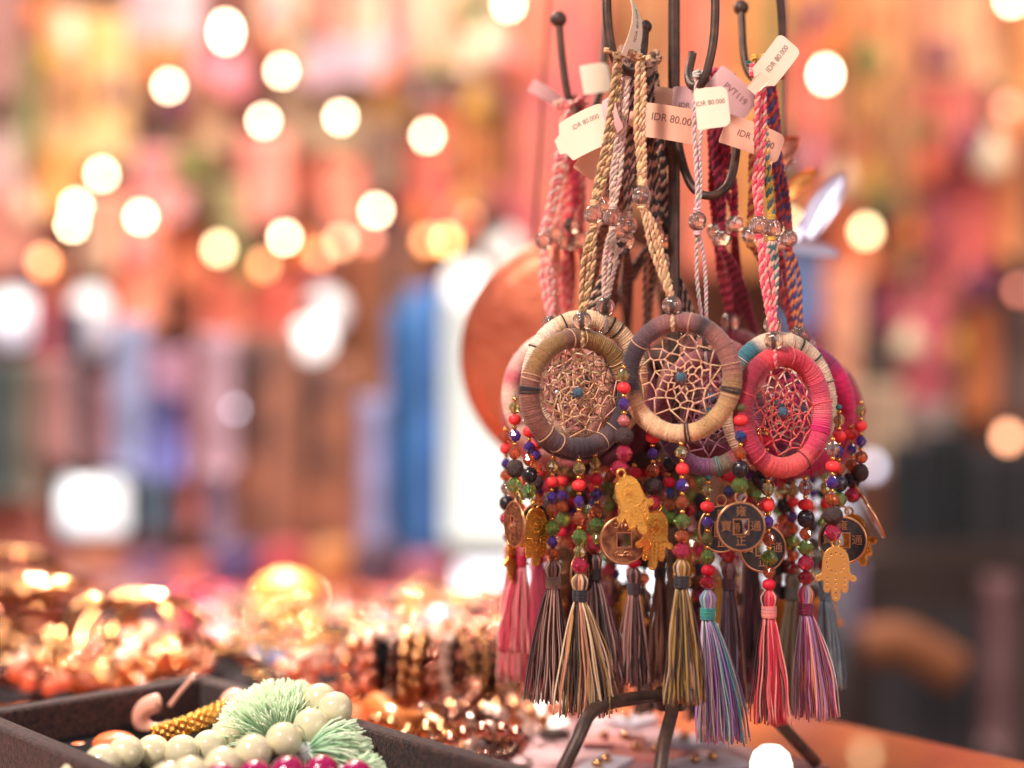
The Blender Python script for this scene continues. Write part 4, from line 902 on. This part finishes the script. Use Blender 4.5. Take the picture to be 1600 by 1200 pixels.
DOMEY = mat('yellow_dome', (190, 122, 46), 0.55); DOMEP = mat('pink_dome', (238, 70, 100), 0.3, coat=0.5)
for nm, x, y, r_, m_, lb in (('yellow_ball', 445, 920, .030, DOMEY, 'yellow ball trinket standing above the beads'), ('pink_ball', 322, 958, .020, DOMEP, 'pink ball trinket left of the yellow ball'), ('pink_ball', 690, 968, .022, DOMEP, 'crimson ball trinket left of the coral tassel')):
    b = MB(); b.ball((0, 0, 0), r_, 24, 16, 0, 0.9); p = onpx(x, y+20, ZT+r_); b.build(nm, m_, loc=p); tag(bpy.context.scene.objects[-1] if False else [o_ for o_ in COL.objects if o_.name.startswith(nm)][-1], lb, 'trinket')
# added glowing stand-ins for a bright spot and a curved reflection on the table, a silver dish
TGLOW = mat('table_glow_white', (255, 250, 240), 0.5, emit=(255, 240, 224), estr=2.2); TBASE = mat('glow_base', (70, 50, 46), 0.5)
p = onpx(1205, 1196, ZT+.012); r_ = empty('table_glow', (p.x, p.y, ZT), 'small round glow added for a bright white spot on the table under the red tassel', 'lamp')
b = MB(); b.lathe([(.0001, .004), (.009, .004), (.0112, .008), (.0112, .013), (.0095, .0185), (.0055, .022), (.0001, .023)], 24); b.build('glowing_shade', TGLOW, r_); b = MB(); b.box((-.015, -.015, 0), (.015, .015, .0038)); b.build('base', TBASE, r_)  # glowing body and base of the added glow, no lamp shade
p = onpx(865, 1138, ZT+.006); r_ = empty('ring_glow', (p.x, p.y, ZT+.0014), 'glowing white ring added for a bright reflection on the table left of the rack legs', 'lamp')  # made-up glowing ring in place of a bright reflection
b = MB(); b.tube([(0.0085*math.cos(a), 0, 0.0165+0.0085*math.sin(a)) for a in [0.7+k*4.9/24 for k in range(25)]], 0.0030, 10); b.build('added_glow_ring', TGLOW, r_); b = MB(); b.lathe([(0.0001, 0), (.010, 0), (.010, .003), (.0001, .0045)], 24); b.build('base', TBASE, r_)
b = MB(); b.box((-.10, -.085, 0), (.085, .10, .0009)); o = b.build('paper_mat', mat('paper_mat', (176, 140, 142), .6, noise=(30, 0.0), mix2=(150, 104, 108)), loc=(P(960, 0, .80).x, .80, ZT+.0003)); o.rotation_euler = (0, 0, .75); tag(o, 'dusty pink paper mat under the feet of the rack', 'mat')
CARD = mat('white_card', (190, 180, 192), 0.5); CARDP = mat('pink_card', (186, 116, 110), 0.5)
for i, (x, y, w_, h_, m_, lb) in enumerate(((1010, 1170, .02, .012, CARDP, 'pink card of earrings'), (960, 1150, .018, .012, CARDP, 'rose card of earrings beside the curved leg'), (1085, 1150, .016, .010, CARD, 'white card of earrings behind the middle leg'),
        (1100, 1185, .022, .012, CARD, 'larger white card of earrings before the middle leg'), (990, 1118, .014, .01, CARD, 'small white card of earrings under the tassels'), (940, 1190, .022, .010, CARD, 'white card of earrings by the foot of the rack'), (720, 1172, .026, .010, CARD, 'white card of earrings behind the tray wall'))):
    p = onpx(x, y, ZT+.006); b = MB(); b.box((-w_, -h_, 0), (w_, h_, .003)); o = b.build('earring_card', m_, loc=(p.x, p.y, ZT+.0014)); o.rotation_euler = (0, 0, -0.4+0.3*i); tag(o, lb, 'card')
    g = MB(); g.ball((-.006, 0, .005), .003, 10, 6); g.ball((.006, 0, .005), .003, 10, 6); g.build('earring', JG, o)
# ------------------------------------------------------------------ the stalls behind: hanging cloths, bulbs, counters
CL = {}
def clothmat(c, c2=None, sc=9):
    k = (c, c2)
    if k not in CL: CL[k] = mat('cloth', (tuple(int(v*0.86+.14*w_) for v, w_ in zip(c, (232, 212, 192))) if c[0] > c[2] else c), 0.85, sheen=0.1, noise=(sc, 0.0), mix2=c2 or (int(c[0]*.84+8), int(c[1]*.74+8), int(c[2]*.74+10)))
    return CL[k]
def cloth(x0, x1, y0, y1, c, d, label, name='hanging_scarf', cat='scarf', c2=None, group=None):
    a, b_ = P(x0, y0, d), P(x1, y1, d); w_ = b_.x-a.x; h_ = a.z-b_.z; n_ = max(10, int(w_/0.006)); rows_ = 8; rr = random.Random(int(x0*7+y0))
    ph = [rr.uniform(0, 6) for _ in range(4)]; fr = rr.uniform(35, 60); vs = []
    m_ = MB()
    for side in (0, 1):
        for j in range(rows_+1):
            t_ = j/rows_
            for i in range(n_+1):
                u = i/n_; y = 0.012*math.sin(u*w_*fr*2+ph[0]+t_)*(0.4+0.6*t_)+0.006*math.sin(u*w_*fr*4.3+ph[1])
                vs.append((a.x+w_*(u-0.5)*(1+0.05*math.sin(t_*5+ph[2]))+w_/2, d+y+side*0.004, a.z-h_*t_-0.01*math.sin(u*9+ph[3])*t_))
    N_ = (rows_+1)*(n_+1); fs = []
    for j in range(rows_):
        for i in range(n_):
            q = (j*(n_+1)+i, (j+1)*(n_+1)+i, (j+1)*(n_+1)+i+1, j*(n_+1)+i+1); fs.append(q); fs.append(tuple(N_+k for k in reversed(q)))
    for i in range(n_):
        for j in (0, rows_):
            q = j*(n_+1)+i; fs.append((q, q+1, N_+q+1, N_+q))
    for j in range(rows_):
        for i in (0, n_):
            q = j*(n_+1)+i; r2 = (j+1)*(n_+1)+i; fs.append((q, r2, N_+r2, N_+q))
    m_.add(vs, fs); c_ = ((a.x+b_.x)/2, d, a.z)
    o = m_.build(name, clothmat(c, c2), origin=c_, loc=c_); return tag(o, label, cat, group)
B1 = 2.95
cl = [
 (-60, 30, -60, 150, (170, 118, 108), 'mauve brown scarf in the top left corner', None),
 (28, 62, 70, 260, (140, 148, 84), 'narrow olive green scarf beside the wide peach cloth', None),
 (60, 130, 10, 300, (246, 192, 134), 'peach scarf left of the pale yellow one', None),
 (132, 206, 20, 250, (252, 208, 146), 'pale yellow hanging scarf under the upper left lights', (240, 180, 110)),
 (-40, 50, 130, 400, (238, 204, 192), 'pale pink scarf at the left edge', None),
 (46, 130, 225, 330, (232, 172, 88), 'mustard scarf end above the double bulbs', None),
 (200, 320, -40, 66, (226, 198, 198), 'lilac white awning cloth beside the biggest bulb', None),
 (200, 300, 60, 150, (190, 148, 100), 'brown mustard scarf below the lilac awning', None),
 (236, 275, 160, 240, (116, 100, 90), 'dark grey brown bag hanging between the scarves', None),
 (272, 360, 120, 240, (212, 162, 122), 'tan scarf right of the dark bag', None),
 (206, 300, 232, 340, (234, 156, 150), 'pink scarf under the dark bag', None),
 (296, 385, 285, 380, (186, 182, 122), 'olive green scarf above the round cream bulb', None),
 (398, 472, -60, 75, (254, 226, 178), 'cream yellow lantern cloth at the top centre left', None),
 (474, 530, -60, 60, (222, 140, 116), 'terracotta cloth at the top beside the cream one', None),
 (530, 604, -60, 130, (252, 206, 172), 'light peach cloth at the top in the middle', None),
 (604, 640, -60, 110, (206, 136, 126), 'rose brown narrow cloth at the top', None),
 (640, 795, -60, 105, (253, 218, 176), 'wide light peach cloth at the top', None),
 (470, 620, 62, 130, (214, 190, 198), 'lilac banner below the terracotta cloth', None),
 (620, 795, 100, 155, (230, 206, 208), 'pale lilac banner below the wide peach cloth', None),
 (440, 570, 115, 235, (170, 146, 112), 'khaki scarf between two bulbs', None),
 (560, 640, 120, 200, (216, 168, 90), 'mustard scarf left of the upper right bulb', None),
 (566, 625, 185, 300, (126, 96, 78), 'dark brown scarf under the mustard one', None),
 (690, 800, 145, 215, (208, 160, 92), 'mustard brown scarf beside the crimson textile', None),
 (378, 452, 205, 345, (246, 160, 140), 'pale coral scarf in the middle of the row of bulbs', None), (448, 512, 226, 318, (252, 138, 108), 'bright coral scarf in the middle of the row of bulbs', (216, 110, 90)), (508, 578, 212, 362, (238, 120, 98), 'deeper coral scarf left of the dark brown one', (250, 160, 130)),
 (610, 700, 225, 345, (226, 120, 98), 'terracotta red scarf under the upper right bulb', None),
 (695, 800, 200, 300, (252, 166, 96), 'orange scarf beside the crimson textile', None),
 (640, 800, 290, 360, (206, 96, 96), 'dull crimson scarf above the yellow bulbs', None),
 (-60, 60, 300, 420, (228, 152, 128), 'salmon pink scarf at the left edge below the pale pink one', None),
 (125, 185, 300, 425, (218, 184, 150), 'beige scarf between the bulbs on the left', None),
 (180, 254, 300, 500, (250, 148, 112), 'bright coral hanging scarf left of the cream bulb', None),
 (250, 330, 330, 450, (216, 114, 74), 'burnt orange scarf right of the coral one', None),
 (-60, 110, 400, 470, (198, 112, 78), 'rust brown scarf above the white lamp at the left edge', None),
 (300, 430, 425, 520, (246, 136, 104), 'light coral scarf below the cream bulb', None),
 (400, 480, 430, 540, (238, 116, 94), 'tomato red scarf beside the white globe lamp', None),
 (540, 606, 380, 620, (158, 96, 62), 'brown cloth left of the dark post', None),
 (612, 662, 340, 520, (150, 94, 62), 'brown cloth right of the dark post', None),
]
for x0, x1, y0, y1, c, lb, c2 in cl: cloth(x0, x1, y0, y1, c, B1+0.02*R.uniform(-4, 4), lb, c2=c2)
cm = [
 (50, 92, 470, 620, (200, 80, 96), 'crimson scarf between the two white lamps on the left'),
 (-60, 30, 560, 780, (88, 96, 92), 'dark green garment at the left edge'),
 (28, 64, 560, 780, (152, 130, 112), 'taupe garment at the left'), (62, 112, 560, 720, (206, 140, 136), 'dusty rose garment left of the navy one'),
 (108, 134, 480, 720, (84, 84, 104), 'navy grey garment hanging on the left'), (134, 176, 590, 720, (184, 118, 124), 'rose garment right of the navy one'),
 (172, 228, 500, 745, (184, 188, 224), 'lavender grey garment hanging on the left'), (224, 292, 545, 610, (226, 164, 196), 'mauve pink top above the periwinkle skirt'),
 (226, 290, 608, 750, (160, 160, 240), 'periwinkle skirt hanging on the left'), (288, 312, 560, 830, (206, 116, 112), 'brick red garment beside the periwinkle one'),
 (312, 368, 520, 740, (222, 174, 190), 'rose pink garment with pale hem'), (312, 370, 738, 850, (236, 214, 244), 'pale lilac skirt under the rose pink garment'),
 (215, 262, 745, 830, (110, 130, 150), 'slate blue bag below the periwinkle skirt'), (-60, 70, 790, 900, (226, 130, 112), 'salmon cloth folded at the left edge'),
 (366, 470, 520, 920, (176, 104, 78), 'rust patterned shawl hanging in the middle left'), (468, 560, 560, 930, (192, 112, 80), 'orange brown patterned shawl hanging beside the rust one'),
 (560, 604, 620, 930, (186, 182, 226), 'pale lavender scarf left of the blue dress'), (604, 640, 480, 960, (56, 122, 186), 'steel blue dress edge'),
 (636, 676, 450, 960, (112, 166, 236), 'light blue dress hanging beside the bright doorway'), (672, 692, 440, 960, (24, 92, 176), 'deep blue scarf at the side of the bright doorway'),
]
for x0, x1, y0, y1, c, lb in cm: cloth(x0, x1, y0, y1, c, 2.6+0.02*R.uniform(-3, 3), lb, 'hanging_garment', 'garment', c2=(84, 60, 58) if 'patterned' in lb else tuple(int(v*.7) for v in c))
cr_ = [
 (800, 940, -60, 430, (188, 76, 88), (216, 128, 98), 'large crimson textile with orange pattern behind the left hook'), (935, 1060, -60, 330, (206, 142, 88), None, 'ochre orange textile behind the iron pole'),
 (1058, 1130, -60, 420, (226, 122, 92), None, 'coral orange textile behind the middle hook'), (1128, 1196, -60, 420, (232, 160, 88), None, 'amber textile left of the olive strip'), (1190, 1228, -20, 330, (150, 136, 70), None, 'olive green strip of cloth beside the white tag'),
 (1226, 1300, -60, 70, (250, 178, 104), None, 'golden orange cloth at the top right of the rack'), (1226, 1300, 65, 205, (232, 122, 98), None, 'coral cloth behind the large right bulb'),
 (1222, 1256, 205, 400, (92, 72, 62), None, 'dark brown cloth strip above the metal leaves'), (1254, 1316, 200, 330, (230, 116, 68), None, 'burnt orange cloth above the metal leaves'), (1300, 1420, -60, 210, (248, 176, 112), None, 'peach orange scarf at the top right'),
 (1310, 1390, 205, 330, (248, 158, 122), None, 'salmon peach scarf right of the metal leaves'), (1385, 1432, 120, 420, (190, 136, 86), None, 'khaki brown scarf in the right of the row'), (1295, 1400, 330, 430, (236, 132, 84), None, 'orange scarf around the cream right bulb'),
 (1420, 1560, -60, 130, (244, 178, 130), None, 'light peach scarf at the top near the right corner'), (1430, 1540, 125, 265, (228, 120, 104), None, 'salmon red scarf near the right corner'), (1435, 1505, 255, 480, (200, 88, 92), (150, 64, 76), 'dark rose scarf with folds on the right'),
 (1556, 1660, -60, 200, (240, 168, 104), None, 'golden peach scarf at the right edge'), (1502, 1556, 240, 430, (250, 118, 108), None, 'bright salmon scarf on the right'), (1552, 1600, 190, 400, (226, 136, 80), None, 'orange scarf near the right edge'),
 (1596, 1660, 190, 480, (120, 90, 80), None, 'dark brown scarf at the right edge'), (1226, 1300, 395, 520, (122, 170, 232), None, 'light blue garment right of the coloured cords'), (1284, 1345, 420, 610, (244, 172, 132), None, 'peach garment right of the light blue one'),
 (1340, 1376, 410, 530, (146, 98, 66), None, 'brown cloth beside the pink scarf'), (1370, 1416, 400, 520, (236, 108, 128), None, 'rose pink scarf end in the right row'), (1340, 1394, 520, 600, (80, 66, 64), None, 'near black bag hanging on the right'),
 (1400, 1482, 480, 640, (228, 108, 124), None, 'pink scarf hanging low on the right'), (1482, 1506, 420, 620, (150, 96, 80), None, 'brown strip between the pink and orange scarves'), (1504, 1560, 400, 650, (232, 132, 74), None, 'orange scarf hanging low on the right'),
 (1558, 1660, 400, 650, (96, 72, 66), None, 'dark brown garment low at the right edge')]
for x0, x1, y0, y1, c, c2, lb in cr_: cloth(x0, x1, y0, y1, c, B1+0.02*R.uniform(-4, 4), lb, c2=c2)
dk = [(1325, 1410, 600, 740, (190, 162, 132), 'beige folded stack right of the pink hoop'), (1405, 1490, 630, 740, (150, 136, 126), 'grey beige folded stack on the right')]
for x0, x1, y0, y1, c, lb in dk: cloth(x0, x1, y0, y1, c, 2.8, lb, 'hanging_garment', 'garment')
# person in dark clothes, seen from behind as a dark shape
SK = mat('skin', (206, 150, 122), 0.6); BLK = mat('black_clothes', (38, 40, 44), 0.85); HAIRM = mat('black_hair', (32, 26, 26), 0.5)
def skin_body(name, pts, edges, radii, m_, lvl=2):
    me = bpy.data.meshes.new(name); me.from_pydata(pts, edges, []); o = link(name, me)
    sk = o.modifiers.new('s', 'SKIN'); 
    for v, r_ in zip(me.skin_vertices[0].data, radii): v.radius = r_ if isinstance(r_, tuple) else (r_, r_)
    me.skin_vertices[0].data[0].use_root = True
    o.modifiers.new('ss', 'SUBSURF').levels = lvl
    dg = bpy.context.evaluated_depsgraph_get(); m2 = bpy.data.meshes.new_from_object(o.evaluated_get(dg)); bpy.data.objects.remove(o)
    m2.materials.clear(); m2.materials.append(m_)
    for p in m2.polygons: p.use_smooth = True
    return link(name, m2)
STOOL = mat('stool_wood', (130, 80, 56), 0.5)
# counters and dark shelves at the right
DKC = mat('dark_cabinet', (66, 50, 46), 0.5, noise=(5, 0.3)); TAN = mat('tan_board', (150, 90, 60), 0.5); ROSEC = mat('rose_curtain', (118, 84, 84), 0.8)
def boxthing(name, x0, x1, y0, y1, d, dep, m_, label, cat, ztop_off=0):
    a, b_ = P(x0, y0, d), P(x1, y1, d); b = MB(); c_ = ((a.x+b_.x)/2, d+dep/2, b_.z)
    bm = bmesh.new(); bmesh.ops.create_cube(bm, size=1, matrix=Matrix.Diagonal((b_.x-a.x, dep, a.z-b_.z, 1))); bmesh.ops.bevel(bm, geom=bm.edges[:], offset=0.008, segments=2, affect='EDGES')
    bmesh.ops.translate(bm, verts=bm.verts, vec=(0, 0, (a.z-b_.z)/2)); me = bpy.data.meshes.new(name); bm.to_mesh(me); bm.free(); me.materials.append(m_)
    return tag(link(name, me, None, c_), label, cat)
cab = boxthing('display_cabinet', 1326, 1760, 870, 1398, 2.3, 0.4, DKC, 'dark wooden cabinet at the lower right behind the table', 'cabinet')
for sx in (-.14, -.04, .07, .17): b = MB(); b.box((sx-.045, -0.212, 0.20), (sx+.045, -.202, 0.46)); b.build('door', mat('door_panel', (88, 68, 64) if sx > 0 else (66, 60, 62), .5), cab)
b = MB(); q = catmull([P(1350, 1010, 2.05), P(1400, 1003, 2.05), P(1450, 1025, 2.05), P(1495, 1052, 2.05)], 6); b.tube(q, [0.034]*len(q), 14, flat=0.7); o = b.build('rattan_tray', TAN); tag(o, 'tan curved rattan band in front of the dark cabinet', 'tray')
cloth(1536, 1586, 900, 1180, (120, 84, 86), 2.2, 'dusky rose curtain strip in front of the dark cabinet', 'hanging_curtain', 'curtain')
cloth(1325, 1345, 880, 985, (176, 160, 196), 2.2, 'pale lavender cloth left of the dark cabinet', 'hanging_garment', 'garment')
ped = boxthing('merchandise_counter', -260, 700, 925, 1396, 2.35, 0.5, mat('counter_red', (190, 84, 78), 0.6), 'red draped merchandise counter behind the jewellery on the left', 'counter')
# folded goods on the counter
RG = random.Random(4); gc = [(232, 120, 108), (196, 70, 96), (226, 140, 96), (150, 110, 150), (240, 130, 120), (110, 90, 140), (222, 84, 92), (240, 160, 90), (100, 76, 96), (206, 120, 140)]
gn = ['salmon', 'raspberry', 'apricot', 'mauve', 'light coral', 'indigo', 'cherry red', 'orange', 'dark plum', 'dusty pink']
for i in range(10):
    x0 = -40+i*74; x1 = x0+70; boxthing('folded_textile', x0, x1, 868+RG.randint(-14, 18), 924, 2.40, 0.14, clothmat(gc[i]), '%s folded textile on the red counter' % gn[i], 'folded cloth')
# ------------------------------------------------------------------ bright doorway, lamps and bulbs
GLOW = lambda n_, c, s: mat(n_, (255, 250, 244), 0.4, emit=c, estr=s)
GW = GLOW('daylight_panel', (214, 228, 214), 0.74); GW2 = GLOW('daylight_panel_bright', (244, 244, 255), 2.6)
def panel(name, x0, x1, y0, y1, d, m_, label, cat):
    o = boxthing(name, x0, x1, y0, y1, d, 0.03, m_, label, cat)
    w_ = P(x1, 0, d).x-P(x0, 0, d).x; h_ = P(0, y0, d).z-P(0, y1, d).z; b = MB(); f_ = 0.012
    b.box((-w_/2-f_, -0.02, -f_), (-w_/2-.002, 0.02, h_+f_)); b.box((w_/2+.002, -0.02, -f_), (w_/2+f_, 0.02, h_+f_)); b.box((-w_/2-.003, -0.019, -f_), (w_/2+.003, 0.019, -.001)); b.box((-w_/2-.003, -0.019, h_+.001), (w_/2+.003, 0.019, h_+f_)); b.build('frame', DKC, o); return o
panel('lit_window', 694, 850, 455, 850, 3.2, GW, 'tall pale bright window behind the gong', 'window')
panel('lit_window', 706, 1110, 884, 985, 3.1, GW2, 'brilliant white lower window behind the tassels', 'window')
panel('light_box', 92, 198, 745, 835, 2.5, GLOW('cool_lightbox', (206, 222, 236), 0.72), 'square cool white light box low on the left', 'light box')
panel('lit_window', 1180, 1330, 760, 985, 3.0, GLOW('blue_window', (176, 190, 226), 0.62), 'pale blue lit window behind the right tassels', 'window')
def globe(x, y, r_px, d, c, s, label, stretch=1.0):
    p = P(x, y, d); r_ = empty('globe_lamp', p, label, 'lamp'); b = MB(); b.ball((0, 0, 0), r_px/FPX*d, 24, 16, 0, stretch); b.build('glowing_shade', GLOW('globe', c, s), r_)
    h = r_px/FPX*d*stretch; b = MB(); b.lathe([(0.012, h*0.97), (0.016, h*0.98), (0.016, h+0.03), (0.003, h+0.035), (0.003, h+0.22), (0.0001, h+.22)], 12); b.build('lamp_cap', DKC, r_)
globe(133, 786, 36, 2.42, (244, 250, 255), 1.7, 'bright round core lamp in front of the square light box'); globe(488, 530, 30, 2.7, (255, 250, 246), 1.8, 'white globe lamp with a bright core left of the brown cloth'); globe(508, 486, 34, 2.75, (206, 202, 222), .58, 'lilac white paper globe partly behind the bright globe')
globe(20, 498, 40, 2.7, (228, 228, 250), .8, 'white globe lamp at the left edge', 1.1); globe(142, 482, 30, 2.7, (222, 218, 230), .66, 'small white globe lamp right of the crimson scarf', 1.1); globe(140, 520, 34, 2.75, (206, 200, 220), .55, 'dim white globe lamp just under the small one')
globe(730, 446, 34, 2.9, (255, 252, 244), 1.7, 'white globe lamp before the bright window, left of the gong'); globe(782, 385, 30, 2.9, (236, 232, 222), .68, 'pale globe lamp above the gong')
BULB = {}
def bulb(x, y, kind, r_px, d, label, sz=1.0, cat='bulb'):
    c, s, g = {'w': ((255, 226, 186), 44, 'bright warm white bulbs strung over the stalls'), 'c': ((255, 222, 160), 15, None), 'y': ((255, 200, 110), 13, None), 'o': ((255, 150, 70), 9, None), 'p': ((255, 170, 120), 10, None), 'd': ((226, 96, 60), 6, None), 'l': ((200, 196, 220), 7, None)}[kind]
    if kind not in BULB: BULB[kind] = GLOW('bulb_'+kind, c, s)
    p = P(x, y, d); r_ = empty('light_bulb', p, label, 'light bulb'); rr_ = r_px/FPX*d
    b = MB(); b.lathe([(0.0001, -rr_*sz), (rr_*.6, -rr_*.8*sz), (rr_, 0), (rr_*.75, rr_*.7*sz), (rr_*.42, rr_*1.3*sz), (.0001, rr_*1.3*sz)], 14); b.build('glass', BULB[kind], r_)
    b = MB(); z_ = rr_*1.3*sz; b.lathe([(rr_*.45, z_), (rr_*.5, z_+rr_*1.2), (.0012, z_+rr_*1.3), (.0012, z_+0.12), (.0001, z_+.12)], 10); b.build('socket', DKC, r_)
bulb(353, 52, 'w', 8.5, 2.55, 'largest bright white bulb at the top of the left half', 1.6)
for x, y, lb in ((264, 135, 'white bulb below and left of the largest one'), (440, 112, 'white bulb right of the largest one'), (412, 190, 'white bulb in the centre of the upper five'), (532, 184, 'white bulb right of the central one'),
    (668, 213, 'rightmost white bulb left of the crimson textile'), (159, 273, 'upper bulb of the left trio'), (119, 323, 'middle bulb of the left trio'), (113, 352, 'lower bulb of the left trio'), (220, 340, 'white bulb right of the left trio'),
    (588, 330, 'white bulb above the dark post'), (445, 372, 'white bulb above the white globe lamp'), (1580, 2, 'white bulb in the top right corner'), (795, 8, 'white bulb cut by the top edge')):
    bulb(x, y, 'w', 5.6, 2.8, lb)
bulb(1290, 118, 'w', 8, 2.6, 'large white bulb right of the tilted tag', 1.3)
bulb(342, 390, 'c', 9, 2.8, 'cream bulb above the coral scarf'); bulb(1353, 363, 'c', 9, 2.8, 'cream bulb right of the metal leaves'); bulb(1232, 350, 'c', 7, 2.3, 'small cream bulb behind the metal leaves')
bulb(698, 378, 'y', 9, 2.8, 'yellow bulb left of the gong'); bulb(668, 378, 'o', 9, 2.8, 'orange bulb beside the yellow one'); bulb(68, 412, 'o', 11, 2.8, 'orange bulb below the left trio')
bulb(532, 380, 'p', 9, 2.8, 'peach bulb right of the white bulb'); bulb(500, 398, 'o', 8, 2.85, 'dim orange bulb under the peach one'); bulb(412, 415, 'o', 9, 2.8, 'dim orange bulb left of the lowest white bulb')
bulb(575, 375, 'd', 10, 2.85, 'dim red bulb beside the peach one'); bulb(1575, 685, 'p', 10, 2.8, 'orange bulb low at the right edge'); bulb(1575, 170, 'd', 10, 2.7, 'dim amber bulb at the right edge'); bulb(735, 342, 'd', 7, 2.7, 'faint red bulb above the yellow one')
bulb(1592, 455, 'd', 8, 2.7, 'dim red bulb half out of the right edge'); bulb(1362, 730, 'l', 9, 2.6, 'pale bluish bulb right of the black beads'); bulb(368, 640, 'l', 5, 2.5, 'faint pale bulb before the rust shawl'); bulb(1598, 925, 'l', 10, 2.5, 'bluish bulb low at the right edge')
bulb(488, 930, 'c', 8, 2.2, 'small cream bulb behind the yellow ball')
# small goods dangling before the cloths
RP = random.Random(31)
pc = [('dark brown', (84, 58, 50)), ('terracotta', (206, 96, 66)), ('mustard', (206, 150, 70)), ('plum', (110, 56, 84)), ('olive', (120, 118, 66)), ('pink', (236, 140, 150)), ('cream', (240, 214, 180)), ('orange', (240, 130, 70))]
PM = {}
for nm, c in pc:
    b = MB(); b.lathe([(.0001, -.03), (.018, -.026), (.024, -.008), (.018, .012), (.006, .022), (.009, .03), (.0001, .031)], 14); b.tube([(0, 0, .03), (0, 0, .16)], .0012, 5); PM[nm] = b.mesh('pouch', mat('felt_'+nm.replace(' ', '_'), c, .85))
for i in range(64):
    x = RP.choice([RP.uniform(0, 800), RP.uniform(0, 800), RP.uniform(1230, 1600)]); y = RP.uniform(0, 430 if x < 800 else 620); nm = RP.choice(pc)[0]
    wr_ = 'over the left scarves' if x < 400 else ('between the bulbs and the crimson textile' if x < 810 else 'over the right scarves')
    o = link('felt_pouch', PM[nm], None, P(x, y, RP.uniform(2.86, 2.89)), (0, 0, RP.uniform(0, 3))); s_ = RP.uniform(.7, 1.5); o.scale = (s_, s_, s_*RP.uniform(.8, 1.6))
    tag(o, 'small %s felt pouch dangling %s' % (nm, wr_), 'pouch', '%s pouches %s' % (nm, wr_))
# post
b = MB(); p = P(607, 600, 2.55); b.lathe([(0.0001, -1.049), (0.03, -1.049), (0.03, -1.0), (0.0095, -.99), (0.0095, 0.33), (.0001, .33)], 16, (p.x, 2.72, 0)); tag(b.build('steel_post', mat('post_grey', (62, 60, 66), .5)), 'dark grey post standing between the two brown cloths', 'post')
# rail the cloths hang from
for i, (z_, lb) in enumerate(((P(0, -75, B1).z, 'high dark rail the upper scarves hang from'), )):
    b = MB(); b.tube([(-1.6, B1, z_), (0, B1, z_), (1.6, B1, z_)], 0.012, 10); tag(b.build('hanging_rail', DKC), lb, 'rail')
for x0, x1, y0, y1, c, lb in ((1385, 1450, 690, 900, (40, 42, 46), 'charcoal garment left of the black ones on the right'), (1446, 1520, 672, 900, (30, 32, 36), 'black garment hanging in the middle of the dark ones'),
    (1516, 1640, 700, 900, (48, 46, 48), 'wide black garment at the lower right edge')):
    cloth(x0, x1, y0, y1, c, 2.5+0.01*R.uniform(-3, 3), lb, 'hanging_garment', 'garment')
